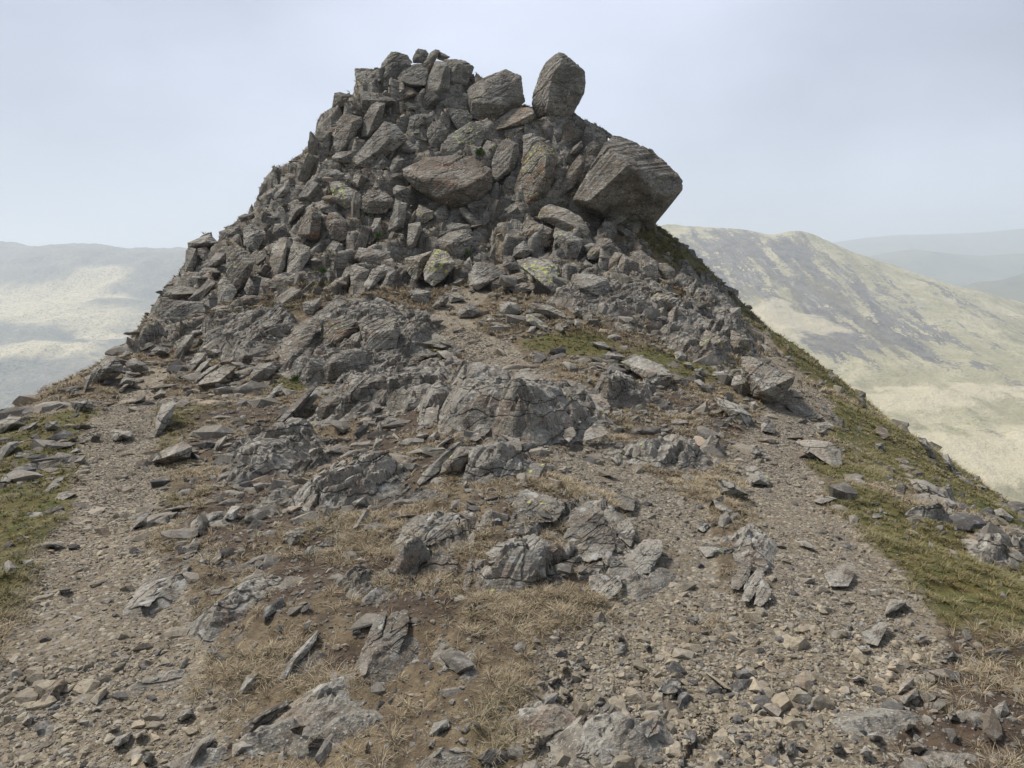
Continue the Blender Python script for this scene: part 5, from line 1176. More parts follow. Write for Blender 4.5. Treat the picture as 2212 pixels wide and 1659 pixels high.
def noun(q):
    a = q['w'] / q['h']; n = {'block': 'rock', 'stone': 'stone', 'slab': 'slab', 'boulder': 'boulder', 'pillar': 'pillar', 'rib': 'low bedrock rib'}[q['name']]
    if q['name'] == 'rib': return '', n
    s = 'flat' if a > 2.0 else ('upright' if a < .75 else '')
    z = max(q['w'], q['h']); k = 'small' if z < 26 else ('large' if z > 75 else '')
    return ' '.join(x for x in (k, s) if x), n
todo = []
for q in ROCK_REC:
    q['o']['category'] = CATS[q['name']]
    if q['label']:
        q['o']['label'] = q['label'].strip(); used[q['label'].strip()] = q
for q in ROCK_REC:
    if q['label']: continue
    near = sorted(LM, key=lambda e: math.hypot(e['u'] - q['u'], e['v'] - q['v']))[:6]
    ad, n = noun(q); tn = tone(q['look'])
    done = None
    for i in range(6):
        for j in [None] + list(range(i + 1, 6)):
            d1 = direction(q['u'] - near[i]['u'], q['v'] - near[i]['v'])
            if j is None: lab = f"{ad} {tn} {n} just {d1} the {near[i]['short']}"
            else:
                d2 = direction(q['u'] - near[j]['u'], q['v'] - near[j]['v'])
                lab = f"{ad} {tn} {n} {d1} the {near[i]['short']}, {d2} the {near[j]['short']}"
            lab = ' '.join(lab.split())
            if len(lab.split()) > 16: continue
            # the same words must not fit a neighbour as well
            clash = False
            for p in ROCK_REC:
                if p is q or noun(p)[1] != n or (noun(p)[0], tone(p['look'])) != (ad, tn): continue
                if math.hypot(p['u'] - near[i]['u'], p['v'] - near[i]['v']) > 1.6 * math.hypot(q['u'] - near[i]['u'], q['v'] - near[i]['v']) + 25: continue
                if direction(p['u'] - near[i]['u'], p['v'] - near[i]['v']) != d1: continue
                if j is not None and direction(p['u'] - near[j]['u'], p['v'] - near[j]['v']) != d2: continue
                clash = True; break
            if not clash and lab not in used: done = lab; break
        if done: break
    if not done:
        for e in sorted(LM, key=lambda e: math.hypot(e['u'] - q['u'], e['v'] - q['v'])):
            lab = f"{tn} {n} {direction(q['u'] - e['u'], q['v'] - e['v'])} the {e['short']}, {'wider' if q['w'] > q['h'] else 'taller'} than most beside it"
            if lab not in used and len(lab.split()) <= 16: done = lab; break
    used[done] = q; q['o']['label'] = done

# ----------------------------------------------------------------------------- countless things: gravel, rubble, grass
def proto_stones(n, flat, seed, stretch=(1., 1.)):
    out = []
    for k in range(n):
        r = np.random.default_rng(seed + k)
        p = r.normal(size=(16, 3)); p /= np.linalg.norm(p, axis=1)[:, None]
        p *= np.array([r.uniform(*stretch), r.uniform(.55, .95), r.uniform(*flat)]) * r.uniform(.75, 1.1, (16, 1))
        bm = bmesh.new()
        for q in p: bm.verts.new(q)
        bmesh.ops.convex_hull(bm, input=bm.verts)
        bmesh.ops.delete(bm, geom=[v for v in bm.verts if not v.link_faces], context='VERTS')
        bm.verts.index_update()
        out.append((np.array([v.co[:] for v in bm.verts]), np.array([[v.index for v in f.verts] for f in bm.faces])))
        bm.free()
    return out

def scatter_mesh(name, protos, pos, size, yaw, tilt, cols, mat, lift=.2, rs=None):
    r = np.random.default_rng(77)
    which = r.integers(0, len(protos), len(pos))
    V, Fc, C, base = [], [], [], 0
    for k, (pv, pf) in enumerate(protos):
        ids = np.where(which == k)[0]
        if not len(ids): continue
        m = len(ids)
        cy, sy = np.cos(yaw[ids]), np.sin(yaw[ids])
        v = np.repeat(pv[None], m, 0) * size[ids, None, None]
        # tilt about x then yaw
        tx = tilt[ids]; ct, st = np.cos(tx)[:, None], np.sin(tx)[:, None]
        y, z = v[..., 1] * ct - v[..., 2] * st, v[..., 1] * st + v[..., 2] * ct
        x = v[..., 0]
        xx = x * cy[:, None] - y * sy[:, None]; yy = x * sy[:, None] + y * cy[:, None]
        w = np.stack([xx, yy, z], -1) + pos[ids, None, :]
        w[..., 2] += lift * size[ids, None]
        V.append(w.reshape(-1, 3)); C.append(np.repeat(cols[ids], len(pv), 0))
        Fc.append((pf[None] + (base + np.arange(m) * len(pv))[:, None, None]).reshape(-1, 3)); base += m * len(pv)
    return mesh_np(name, np.vstack(V), np.vstack(Fc), mat, False, np.vstack(C))

def scatter_points(n, r0, r1, az, seed, pw=0.):
    r = np.random.default_rng(seed)
    rad = np.exp(r.uniform(math.log(r0), math.log(r1), n)) if pw == 0 else (r0 ** pw + r.uniform(0, 1, n) * (r1 ** pw - r0 ** pw)) ** (1 / pw)
    a = np.radians(r.uniform(-az, az, n))
    x, y = rad * np.sin(a), rad * np.cos(a)
    return x, y, rad, r

def stone_cols(r, n, m, warm=.5):
    tan = np.array([.305, .252, .175]); grey = np.array([.19, .168, .138]); dark = np.array([.08, .073, .066]); pink = np.array([.24, .185, .13])
    k = r.uniform(0, 1, (n, 1)); t = np.clip(m, 0, 1)[:, None] * warm
    c = grey * (1 - t) + tan * t
    c = np.where(k > .86, dark * 1.2, c); c = np.where((k > .72) & (k < .80), pink, c)
    c = c * r.uniform(.5, 1.35, (n, 1))
    return np.concatenate([c, np.ones((n, 1))], 1)

def patchy(x, y, f, s): return sstep(-.05, .45, fbm(np.stack([x, y, 0 * x], -1) * f, 3, s))

# gravel on paths and bare ground
x, y, rad, r = scatter_points(330000, 1.7, 13, 42, 1, .6)
m = masks(x, y)
pt_ = sstep(-.45, .25, fbm(np.stack([x, y, 0 * x], -1) * 2.3, 4, 77))
acc = np.clip(m['path'] * (.22 + .78 * pt_) + .22 + .05 * m['rock'] - .10 * m['moss'] - .07, .015, 1) * (1 - .65 * sstep(7, 14, rad))
k = r.uniform(0, 1, len(x)) < acc
x, y, rad = x[k], y[k], rad[k]; m = {a: b[k] for a, b in m.items()}
n = len(x)
size = .0046 * r.uniform(.0, 1, n) ** -.40
size = np.clip(np.maximum(size, rad * .0016), .004, .05) * (.75 + .6 * sstep(-.4, .5, fbm(np.stack([x, y, 0 * x], -1) * 1.5, 3, 66)))
z = hgt(x, y) + gdisp(x, y, m)
cols = stone_cols(r, n, m['path'] * (.5 + .5 * sstep(-.4, .4, fbm(np.stack([x, y, 0 * x], -1) * .8, 3, 4))), .9)
gm = scatter_mesh('gravel', proto_stones(14, (.35, .7), 300), np.stack([x, y, z], 1), size, r.uniform(0, 6.28, n), r.normal(0, .35, n), cols, M_STONES, .02)
gravel = link('gravel', gm); gravel['kind'] = 'stuff'; gravel['category'] = 'gravel'; gravel['label'] = 'tan and grey gravel strewn over the paths and bare ground'

# rubble: hand to head sized pieces between the named rocks
x, y, rad, r = scatter_points(60000, 2.3, 25, 40, 2, 1)
m = masks(x, y)
SC = [(850,1000,1.3),(700,1080,1.1),(1000,1070,.6),(600,960,1.4),(560,1250,.7),(640,1180,.8),(480,1330,.5),(900,1400,.35),(820,1540,.3),(740,1300,.5),(600,1480,.4),(460,1080,.8),(1250,960,.5),(1100,1000,.6),(1500,1000,.6),(1450,920,.8),(1550,960,.6),(1300,800,1.),(950,760,1.2),(1150,700,1.2),(500,800,1.2),(2050,1150,.9),(100,1000,1.2),(900,1260,.4),(1700,1250,.3),(1380, 700, 1.7), (1430, 740, 1.2), (1330, 660, 1.2), (900, 1000, 1.2), (760, 980, 1.0), (1050, 960, .8), (320, 800, 1.0), (800, 430, 1.6), (1180, 620, 1.2), (1880, 1440, .6), (2050, 1500, .7), (1950, 1620, .5), (1170, 1330, .3), (1080, 560, 1.0), (700, 720, 1.0),(1680,940,.7),(420,760,1.2),(150,1480,.6),(100,1560,.6),(560,1100,.8)]
scr = np.zeros(len(x))
for (u, v, rd) in SC:
    g = at_depth(u, v, ground_near(u, v)); scr = np.maximum(scr, 1 - np.hypot(x - g[0], y - g[1]) / rd)
scr = sstep(0, .4, scr + .3 * fbm(np.stack([x, y, 0 * x], -1) * 1.6, 3, 8))
acc = (1 - .55 * m['rock'] * sstep(13, 15, y)) * np.clip((.5 - .2 * sstep(12, 15, y)) * scr * (.35 + .65 * patchy(x, y, 2.1, 91)) + .11 + .18 * m['rock'] - .10 * m['moss'], .0, 1) * (1 - .8 * m['path']) * (.25 + .75 * sstep(2.6, 5.5, rad))
k = r.uniform(0, 1, len(x)) < acc
x, y, rad = x[k], y[k], rad[k]; m = {a: b[k] for a, b in m.items()}
n = len(x)
size = np.clip(.030 * r.uniform(.02, 1, n) ** -.5, .03, .17) * np.clip(rad / 8, .36, 1.25)
z = hgt(x, y) + gdisp(x, y, m)
cols = stone_cols(r, n, m['path'] * .6 + .1, .8)
sm_ = scatter_mesh('rubble', proto_stones(16, (.22, .7), 600, (1., 1.9)), np.stack([x, y, z], 1), size, r.normal(.9, .7, n), r.normal(.45, .5, n), cols, M_STONES, .12)
rub = link('scree', sm_); rub['kind'] = 'stuff'; rub['category'] = 'scree'; rub['label'] = 'loose broken rock rubble between the larger rocks of the hill'

# grass: withered tussocks, short green and ochre turf on the flanks
def grass(name, n, r0, r1, seed, accf, length, blades, colf, label, droop=1., pw=1, spread=.35):
    x, y, rad, r = scatter_points(n, r0, r1, 41, seed, pw)
    m = masks(x, y)
    k = r.uniform(0, 1, n) < accf(x, y, rad, m)
    x, y, rad = x[k], y[k], rad[k]; m = {a: b[k] for a, b in m.items()}
    z = hgt(x, y) + gdisp(x, y, m) - .005
    nb = (blades * np.clip(4.5 / rad, .35, 1.3)).astype(int) + 3
    T = np.repeat(np.arange(len(x)), nb); N = len(T)
    L = length * r.uniform(.55, 1.25, N) * np.repeat(r.uniform(.6, 1.3, len(x)), nb)
    az = r.uniform(0, 6.283, N); out = r.uniform(.15, 1., N) * spread
    wd = np.maximum(.0006, .00028 * rad[T]) * r.uniform(.8, 1.4, N)
    root = np.stack([x[T] + np.cos(az) * L * .18 * r.uniform(0, 1, N), y[T] + np.sin(az) * L * .18 * r.uniform(0, 1, N), z[T]], 1)
    d = np.stack([np.cos(az), np.sin(az), 0 * az], 1); up = np.array([0, 0, 1.])
    bend = r.uniform(.3, 1.1, N) * droop
    side = np.stack([-np.sin(az + r.normal(0, .6, N)), np.cos(az + r.normal(0, .6, N)), 0 * az], 1) * wd[:, None]
    pts = []
    for s in (.5, 1.):
        pts.append(root + d * (L * (out * s + bend * .55 * s * s))[:, None] + up * (L * (s * .8 - bend * .42 * s * s))[:, None] + np.stack([r.normal(0, .06, N) * L * s, r.normal(0, .06, N) * L * s, 0 * L], 1))
    V = np.stack([root - side, root + side, pts[0] + side * .8, pts[0] - side * .8, pts[1]], 1).reshape(-1, 3)
    b = np.arange(N)[:, None] * 5
    Fc = np.concatenate([b + np.array([[0, 1, 2]]), b + np.array([[0, 2, 3]]), b + np.array([[3, 2, 4]])])
    c = colf(r, N, {a: q[T] for a, q in m.items()}); c = np.repeat(np.concatenate([c, np.ones((N, 1))], 1), 5, 0)
    o = link(name, mesh_np(name, V, Fc, M_GRASS, False, c)); o['kind'] = 'stuff'; o['category'] = 'grass'; o['label'] = label
    return o
def dry_cols(r, N, m):
    k = r.uniform(0, 1, (N, 1)); s = r.uniform(.7, 1.2, (N, 1))
    c = np.where(k < .5, [.42, .345, .225], np.where(k < .8, [.29, .22, .135], [.15, .11, .07]))
    g = np.array([.15, .14, .045]); t = (m['moss'] * .75)[:, None]
    return (c * (1 - t) + g * t) * s
def green_cols(r, N, m):
    k = r.uniform(0, 1, (N, 1)); s = r.uniform(.6, 1.25, (N, 1))
    return np.where(k < .4, [.19, .14, .05], np.where(k < .66, [.10, .12, .035], [.28, .22, .115])) * s
grass('dry_grass', 150000, 2.0, 13, 41, lambda x, y, rad, m: (1 - m['path']) * (1 - .6 * m['rock']) * (.06 + .94 * patchy(x, y, 2.6, 12)) * (.3 + .7 * sstep(2.6, 5, rad)) * (1 - .6 * m['moss']) * (1 - .35 * m['soil']), .066, 24, dry_cols, 'withered straw-coloured grass tussocks among the stones', 1.3, .7, .6)
grass('crag_grass', 60000, 12, 25, 43, lambda x, y, rad, m: (1 - .8 * m['path']) * (.4 + .6 * (1 - m['rock'])) * (.15 + .85 * patchy(x, y, 1.1, 14)), .13, 34, dry_cols, 'withered grass on the ledges of the crag', 1.2, 2, .5)
grass('flank_grass', 50000, 3, 18, 45, lambda x, y, rad, m: m['moss'] * (1 - m['path']) * (.4 + .6 * patchy(x, y, 1.4, 15)), .05, 30, green_cols, 'short green and ochre turf on the flanks', 1.2, 1, .6)

# small bright green ferns between the rocks
def fern(u, v, s, label):
    g = at_depth(u, v, ground_near(u, v)); r = np.random.default_rng(int(u * 7 + v))
    V, Fc = [], []
    for b in range(150):
        az, el = r.uniform(0, 6.283), r.uniform(.25, 1.3); L = s * r.uniform(.5, 1.)
        d = np.array([math.cos(az) * math.cos(el), math.sin(az) * math.cos(el), math.sin(el)])
        sd = np.cross(d, r.normal(size=3)); sd /= np.linalg.norm(sd); p = d * L * .35 + r.normal(0, .12 * s, 3)
        for q in range(3):
            a = p + d * L * .22 * q; w = s * .07 * (1 - .2 * q); i0 = len(V)
            V += [a - sd * w, a + d * L * .16, a + sd * w, a - d * L * .03]; Fc.append([i0, i0 + 1, i0 + 2, i0 + 3])
    c = np.repeat(np.concatenate([np.array([.065, .12, .022]) * r.uniform(.5, 1.4, (450, 1)), np.ones((450, 1))], 1), 4, 0)
    o = link('fern', mesh_np('fern', np.array(V), np.array(Fc), M_GRASS, False, c), g + np.array([0, -.25 if v < 620 else -.03, .04])); o['label'] = label; o['category'] = 'fern'
fern(1012, 553, .14, 'bright green fern clump right of the yellow-splashed boulder')
fern(822, 516, .16, 'green fern clump below a pale leaning slab in the mid-crag')
fern(1037, 340, .22, 'green mossy fern growing in the cleft above the broad brown boulder')
fern(1471, 737, .2, 'bright green fern growing left of the cracked rusty crag on the right slope')
fern(640, 828, .12, 'small bright green fern under the leaning slab left of centre')
fern(705, 592, .16, 'dark green fern under the pale cracked slab')
fern(470, 718, .16, 'dark green fern below the flat-faced wall block on the left')
fern(818, 610, .16, 'dark green fern below the slanting slab beside the tabular block')

# ----------------------------------------------------------------------------- the hills around
def make_hill_mat(name, kind):
    t = NT(name); tc = t.new('ShaderNodeTexCoord'); P = tc.outputs['Object']
    mp = t.new('ShaderNodeMapping'); t.put(mp.inputs['Vector'], P)
    mp.inputs['Scale'].default_value = (1, 1, .45) if kind == 'left' else (1, 1, 1)
    Q = mp.outputs[0]
    n0 = t.noise(Q, .0035, 4, .55); n1 = t.noise(Q, .012, 6, .65, .3); n2 = t.noise(Q, .05, 6, .7); n3 = t.noise(Q, .2, 4, .7)
    if kind == 'right':
        col = t.mix(t.ss(n1, .35, .65), (.31, .275, .155), (.48, .42, .265)); col = t.mix(t.math('MULTIPLY', t.ss(n2, .5, .68), .8), col, (.24, .24, .10))
        sp = t.new('ShaderNodeSeparateXYZ'); t.put(sp.inputs[0], P)
        a = t.attr('zone'); zs = t.new('ShaderNodeSeparateColor'); t.put(zs.inputs[0], a.outputs['Color'])
        # heather and scree run down the fall line
        m2 = t.new('ShaderNodeMapping'); t.put(m2.inputs['Vector'], P); m2.inputs['Rotation'].default_value = (0, 0, .15); m2.inputs['Scale'].default_value = (1., .17, .3)
        st = t.noise(m2.outputs[0], .03, 6, .65, .3)
        st = t.math('ADD', t.math('MULTIPLY', st, .6), t.math('ADD', t.math('MULTIPLY', n2, .25), t.math('MULTIPLY', n3, .15)))
        hz = t.ss(t.math('ADD', zs.outputs[0], t.math('MULTIPLY', t.math('SUBTRACT', st, .5), 9.)), .5, .68)
        col = t.mix(hz, col, t.mix(t.ss(n2, .4, .6), (.09, .078, .078), (.17, .15, .138)))
        sc = t.noise(m2.outputs[0], .075, 6, .72, .2)
        col = t.mix(t.math('MULTIPLY', t.ss(sc, .54, .64), t.math('MULTIPLY', zs.outputs[1], .9)), col, (.36, .33, .29))
        col = t.mix(t.math('MULTIPLY', t.ss(n3, .52, .64), .35), col, (.13, .115, .07)); col = t.mix(t.math('MULTIPLY', t.ss(t.noise(Q, .13, 5, .75), .56, .68), .4), col, (.46, .40, .30)); gy = t.noise(m2.outputs[0], .02, 5, .65, .5); col = t.mix(t.math('MULTIPLY', t.ss(gy, .52, .62), .5), col, (.17, .145, .08))
        pale = t.ss(t.math('ADD', zs.outputs[2], t.math('MULTIPLY', t.math('SUBTRACT', n1, .5), 3.)), .45, .8)
        col = t.mix(t.math('MULTIPLY', pale, .7), col, (.57, .49, .33))
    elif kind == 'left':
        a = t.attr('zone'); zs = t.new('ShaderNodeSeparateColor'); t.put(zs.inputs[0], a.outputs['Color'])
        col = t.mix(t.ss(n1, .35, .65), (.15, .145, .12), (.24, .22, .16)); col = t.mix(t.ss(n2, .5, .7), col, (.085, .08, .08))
        gr = t.mix(t.ss(n2, .35, .7), (.62, .53, .34), (.46, .39, .23)); gr = t.mix(t.ss(n1, .6, .75), gr, (.26, .23, .13))  # pale straw grass colour stands in for sunlight: a painted sunlit patch
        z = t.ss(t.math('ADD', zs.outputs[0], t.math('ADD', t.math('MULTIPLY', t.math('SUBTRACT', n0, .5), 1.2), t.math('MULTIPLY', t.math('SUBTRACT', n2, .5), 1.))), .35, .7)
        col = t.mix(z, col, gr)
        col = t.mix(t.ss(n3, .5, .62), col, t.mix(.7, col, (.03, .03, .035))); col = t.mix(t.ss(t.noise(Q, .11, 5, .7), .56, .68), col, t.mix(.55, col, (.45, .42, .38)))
    else:
        col = t.mix(t.ss(n0, .35, .65), (.07, .075, .04), (.16, .14, .07)); col = t.mix(t.ss(n1, .5, .65), col, (.05, .045, .04))
    t.put(t.b.inputs['Base Color'], col); t.b.inputs['Roughness'].default_value = 1.; t.b.inputs['Specular IOR Level'].default_value = .05
    h = t.math('ADD', n1, t.math('MULTIPLY', n2, .5))
    h = t.math('ADD', h, t.math('MULTIPLY', n3, .2))
    t.put(t.b.inputs['Normal'], t.bump(h, .5, 20.))
    return t.m

def hill(name, pts, hidden, az0, az1, r0, r1, nr, na, mat, rough, zone=None, seed=0):
    Q = np.vstack([at_depth(*np.array(pts, float).T)] + ([np.array(hidden, float)] if hidden else []))
    mdl = tps_fit(Q[:, :2] / 300, Q[:, 2], .05)
    R = np.geomspace(r0, r1, nr); A = np.radians(np.linspace(az0, az1, na))
    a, b = np.meshgrid(R, A, indexing='ij')
    x, y = (a * np.sin(b)).ravel(), (a * np.cos(b)).ravel()
    z = tps_eval(mdl, x / 300, y / 300)
    p = np.stack([x, y, 0 * x], -1)
    z = z + rough * (fbm(p / 160, 5, seed) + .5 * np.abs(fbm(p / 55, 4, seed + 3)))
    if name == 'ridge':
        for (uu, vv, dd, hh, rd) in [(1738,508,1425,5,30),(1700,511,1432,4,20),(1600,506,1485,7,40),(1860,566,1345,7,40),(2040,622,1250,8,40)]:
            c = at_depth(uu, vv, dd); z = z + hh * np.exp(-((x - c[0]) ** 2 + (y - c[1]) ** 2) / rd ** 2)
    z = np.maximum(z, -300.)
    i = np.arange(len(x)).reshape(a.shape)
    q = np.stack([i[:-1, :-1], i[:-1, 1:], i[1:, 1:], i[1:, :-1]], -1).reshape(-1, 4)
    cols = None
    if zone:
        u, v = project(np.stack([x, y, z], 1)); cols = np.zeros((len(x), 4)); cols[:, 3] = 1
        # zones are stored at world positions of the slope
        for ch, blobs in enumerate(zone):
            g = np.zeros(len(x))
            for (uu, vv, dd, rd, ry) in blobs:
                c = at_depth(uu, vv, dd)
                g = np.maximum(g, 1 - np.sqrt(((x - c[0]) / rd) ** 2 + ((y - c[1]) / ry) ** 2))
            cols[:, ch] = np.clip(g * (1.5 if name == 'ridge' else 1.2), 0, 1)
    o = link(name, mesh_np(name, np.stack([x, y, z], 1), q, mat, True, cols, 'zone')); o['kind'] = 'structure'
    return o

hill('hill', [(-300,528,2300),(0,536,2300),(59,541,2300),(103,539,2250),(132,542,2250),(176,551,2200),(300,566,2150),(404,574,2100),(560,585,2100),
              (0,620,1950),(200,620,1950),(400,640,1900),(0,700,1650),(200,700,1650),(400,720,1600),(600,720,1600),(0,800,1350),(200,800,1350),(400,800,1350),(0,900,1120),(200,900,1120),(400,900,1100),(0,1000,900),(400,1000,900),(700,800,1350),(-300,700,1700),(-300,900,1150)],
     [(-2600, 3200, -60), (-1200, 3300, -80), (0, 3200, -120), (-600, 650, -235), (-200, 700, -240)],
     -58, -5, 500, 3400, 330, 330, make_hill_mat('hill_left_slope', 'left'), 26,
     [[(60,640,1850,330,260),(150,650,1850,260,120),(200,600,2000,160,150),(120,690,1680,420,150),(220,715,1600,110,60),(60,760,1450,300,120),(-100,680,1700,500,300)], [], []], 3)  # first zone outlines the sunlit patch painted into the slope's colour
hill('ridge', [(1380,485,1560),(1480,492,1530),(1560,499,1500),(1612,510,1480),(1663,514,1460),(1711,509,1430),(1741,507,1420),(1765,522,1400),(1800,541,1380),(1851,566,1350),(1902,590,1320),(1970,603,1290),(2039,624,1250),(2107,648,1200),(2158,668,1180),(2210,687,1150),(2330,725,1100),(2500,790,1020),
               (1500,600,1220),(1600,600,1200),(1750,600,1220),(1600,700,1000),(1750,700,1010),(1900,700,1030),(2050,720,1030),(1750,800,860),(1900,800,860),(2100,800,870),(2212,800,880),(1900,900,740),(2100,900,740),(2300,900,740),(2100,1000,640),(2300,1000,640),(2212,1120,550),(2000,1050,600),(2500,1100,560)],
     [(500, 2100, -120), (1300, 1900, -200), (1700, 1300, -300), (350, 480, -215), (100, 700, -190), (0, 1400, -60), (250, 1900, -60)],
     3, 50, 380, 2300, 420, 420, make_hill_mat('ridge_slope', 'right'), 12,
     [[(1700,600,1200,230,330),(1620,560,1300,180,230),(1850,690,1040,190,190),(1820,740,960,90,90),(1950,720,1000,110,60),(1680,600,1200,110,120),(2090,780,900,40,40)], [(1640,640,1110,190,300),(1700,730,950,140,130),(1900,650,1150,140,130)], [(2150,1000,640,260,110),(1900,860,790,170,60),(1640,690,1020,150,160),(2200,850,800,120,60)]], 5)

def far_ridge(name, sky, d, depth, foot, seed, amp):
    s = np.array(sky, float); us = np.linspace(s[0, 0], s[-1, 0], 260)
    vs = np.interp(us, s[:, 0], s[:, 1]); top = at_depth(us, vs, d + 0 * us)
    k = np.linspace(-1, 1, 61); xs, ys, zs = [], [], []
    for q in k:
        f = 1 - abs(q) ** 1.25
        zz = foot + (top[:, 2] - foot) * f
        xs.append(top[:, 0] * (1 + q * depth / d)); ys.append(top[:, 1] + q * depth); zs.append(zz)
    x, y, z = np.array(xs), np.array(ys), np.array(zs)
    z = z + (amp * fbm(np.stack([x, y, 0 * x], -1).reshape(-1, 3) / 420, 5, seed)).reshape(z.shape) * np.minimum(1, np.abs(k)[:, None] * 4 + .12)
    i = np.arange(x.size).reshape(x.shape)
    q = np.stack([i[:-1, :-1], i[:-1, 1:], i[1:, 1:], i[1:, :-1]], -1).reshape(-1, 4)
    o = link(name, mesh_np(name, np.stack([x, y, z], -1).reshape(-1, 3), q, M_FAR, True)); o['kind'] = 'structure'
M_FAR = make_hill_mat('far_fell', 'far')
far_ridge('far_hill', [(-200,556),(60,556),(182,551),(264,542),(352,547),(378,550),(404,548),(600,545),(800,560)], 3600, 900, -300, 21, 40)
far_ridge('far_hill', [(1300,560),(1600,545),(1730,533),(1800,524),(1870,514),(1936,508),(2010,507),(2100,503),(2210,494),(2400,490),(2600,500)], 5200, 1000, -300, 22, 60)
far_ridge('far_hill', [(1600,600),(1780,575),(1851,560),(1910,545),(1970,537),(2040,546),(2120,552),(2212,548),(2400,540),(2600,560)], 3500, 800, -300, 23, 45)
far_ridge('far_hill', [(1850,690),(1960,660),(2040,630),(2110,610),(2160,606),(2212,590),(2400,570),(2600,590)], 2300, 560, -300, 24, 40)
t = NT('valley_floor'); tc = t.new('ShaderNodeTexCoord')
t.put(t.b.inputs['Base Color'], t.mix(t.ss(t.noise(tc.outputs['Object'], .006, 5, .6), .35, .65), (.10, .11, .04), (.22, .19, .09))); t.b.inputs['Roughness'].default_value = 1
g = 12000.
vf = link('valley', mesh_np('valley', np.array([[-g, -2000, -301.], [g, -2000, -301.], [g, 16000, -301.], [-g, 16000, -301.]]), np.array([[0, 1, 2, 3]]), t.m)); vf['kind'] = 'structure'

# ----------------------------------------------------------------------------- air
HZ = (-6000., 6000., -1500., 7000., -303., 330.)
x0, x1, y0, y1, z0, z1 = HZ
hv = np.array([[a, b, c] for a in (x0, x1) for b in (y0, y1) for c in (z0, z1)])
hf = np.array([[0, 1, 3, 2], [4, 6, 7, 5], [0, 4, 5, 1], [2, 3, 7, 6], [0, 2, 6, 4], [1, 5, 7, 3]])
hm = bpy.data.materials.new('haze_air'); hm.use_nodes = True; hm.node_tree.nodes.clear()
ho = hm.node_tree.nodes.new('ShaderNodeOutputMaterial'); hp = hm.node_tree.nodes.new('ShaderNodeVolumePrincipled')
hp.inputs["Color"].default_value = (.87, .94, 1., 1); hp.inputs['Density'].default_value = 3.5e-4; hp.inputs['Anisotropy'].default_value = .2
hm.node_tree.links.new(hp.outputs[0], ho.inputs['Volume'])
hz = link('haze', mesh_np('haze', hv, hf, hm)); hz['kind'] = 'stuff'

# ----------------------------------------------------------------------------- sky, sun, camera
SUN_EL, SUN_AZ = math.radians(56), math.radians(-62)     # azimuth from +Y towards +X
sd = Vector((math.sin(SUN_AZ) * math.cos(SUN_EL), math.cos(SUN_AZ) * math.cos(SUN_EL), math.sin(SUN_EL)))
w = bpy.data.worlds.new('World'); scene.world = w; w.use_nodes = True
nt = w.node_tree; N, Lk = nt.nodes, nt.links; N.clear()
out = N.new('ShaderNodeOutputWorld'); bg = N.new('ShaderNodeBackground'); bg.inputs['Strength'].default_value = .1
sky = N.new('ShaderNodeTexSky'); sky.sky_type = 'NISHITA'; sky.sun_disc = False; sky.sun_elevation = SUN_EL; sky.sun_rotation = SUN_AZ % (2 * math.pi); sky.altitude = 400
tc = N.new('ShaderNodeTexCoord')
mp = N.new('ShaderNodeMapping'); mp.inputs['Scale'].default_value = (1., 1., 2.2); Lk.new(tc.outputs['Generated'], mp.inputs[0])
nz = N.new('ShaderNodeTexNoise'); nz.inputs['Scale'].default_value = 2.3; nz.inputs['Detail'].default_value = 5; nz.inputs['Roughness'].default_value = .48; Lk.new(mp.outputs[0], nz.inputs[0])
def wmath(op, a, b=None, c=None):
    n = N.new('ShaderNodeMath'); n.operation = op
    for i, q in enumerate((a, b, c)):
        if q is None: continue
        if isinstance(q, (int, float)): n.inputs[i].default_value = q
        else: Lk.new(q, n.inputs[i])
    return n.outputs[0]
def lobe(u, v, lo, hi):
    d = ray(u, v); d = d / np.linalg.norm(d)
    n = N.new('ShaderNodeVectorMath'); n.operation = 'DOT_PRODUCT'; Lk.new(tc.outputs['Generated'], n.inputs[0]); n.inputs[1].default_value = d
    m = N.new('ShaderNodeMapRange'); m.interpolation_type = 'SMOOTHSTEP'; Lk.new(n.outputs['Value'], m.inputs[0]); m.inputs[1].default_value = math.cos(math.radians(lo)); m.inputs[2].default_value = math.cos(math.radians(hi))
    return m.outputs[0]
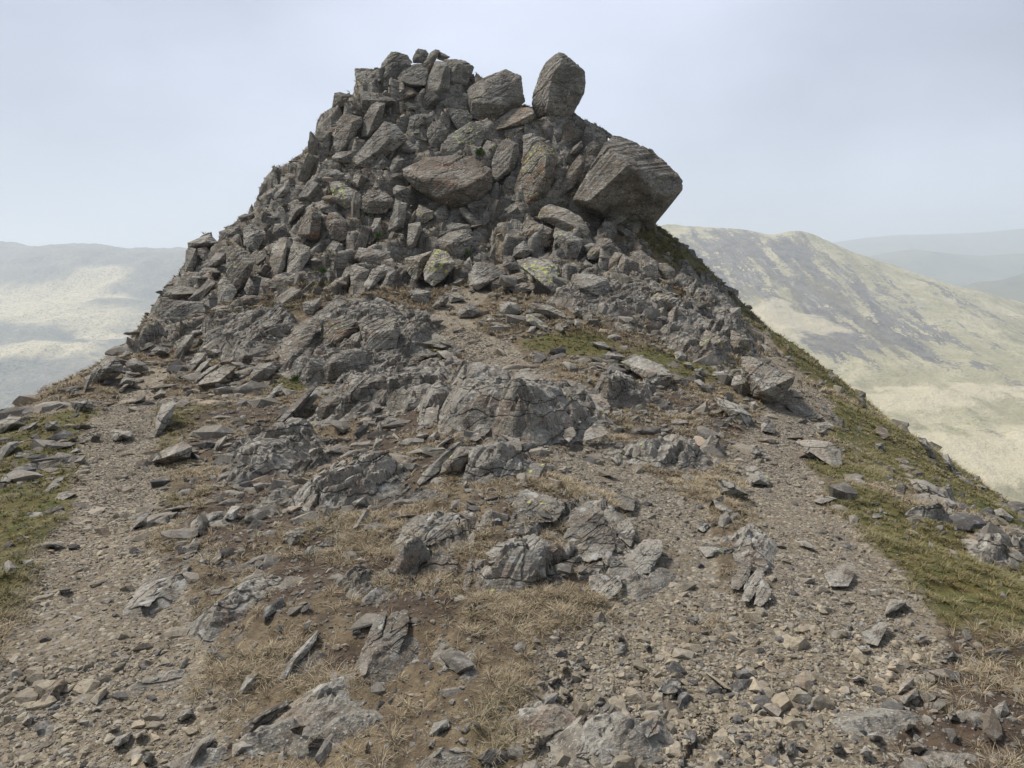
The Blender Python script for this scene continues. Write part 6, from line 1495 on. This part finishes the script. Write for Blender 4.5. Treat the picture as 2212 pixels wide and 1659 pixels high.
# brightness of the overcast: thin cloud ahead, thicker to the left, a grey bank over the right-hand ridge
b = wmath('MULTIPLY_ADD', lobe(1250, 0, 95, 4), .54, .10)  # unseen sky behind the camera kept dim to cut fill on rock fronts
b = wmath('MULTIPLY_ADD', lobe(2050, 540, 12, 2), .20, b)
b = wmath('SUBTRACT', b, wmath('MULTIPLY', lobe(-250, 200, 36, 2), .17))
b = wmath('SUBTRACT', b, wmath('MULTIPLY', lobe(1900, 330, 20, 3), .20))
b = wmath('MULTIPLY_ADD', wmath('SUBTRACT', nz.outputs[0], .5), .8, b)
cl = N.new('ShaderNodeMix'); cl.data_type = 'RGBA'
Lk.new(b, cl.inputs[0]); cl.inputs[6].default_value = (1.7, 2.05, 2.75, 1); cl.inputs[7].default_value = (8.3, 9.0, 10.8, 1)
mx = N.new('ShaderNodeMix'); mx.data_type = 'RGBA'; mx.inputs[0].default_value = .93
Lk.new(sky.outputs[0], mx.inputs[6]); Lk.new(cl.outputs[2], mx.inputs[7]); Lk.new(mx.outputs[2], bg.inputs[0]); Lk.new(bg.outputs[0], out.inputs[0])

sl = bpy.data.lights.new('sun', 'SUN'); sl.energy = 4.3; sl.angle = math.radians(11); sl.color = (1., .965, .91)
so = link('sun', sl, (0, 0, 60)); so.rotation_euler = (-sd).to_track_quat('-Z', 'Y').to_euler()

cam = bpy.data.cameras.new('camera'); cam.sensor_fit = 'HORIZONTAL'; cam.sensor_width = 36; cam.lens = F / W2 * 36
cam.clip_start = .05; cam.clip_end = 40000
co = link('camera', cam, EYE); co.rotation_euler = (math.pi / 2 - PITCH, 0, 0); scene.camera = co

scene.render.engine = 'CYCLES'
scene.cycles.use_denoising = True; scene.cycles.denoiser = 'OPENIMAGEDENOISE'; scene.cycles.denoising_input_passes = 'RGB_ALBEDO_NORMAL'
scene.cycles.max_bounces = 5; scene.cycles.diffuse_bounces = 3; scene.cycles.glossy_bounces = 1; scene.cycles.volume_bounces = 1
scene.cycles.use_fast_gi = False
vs = scene.view_settings
vs.view_transform = 'Standard'; vs.look = 'None'; vs.exposure = .27; vs.gamma = 1.
vs.use_curve_mapping = False
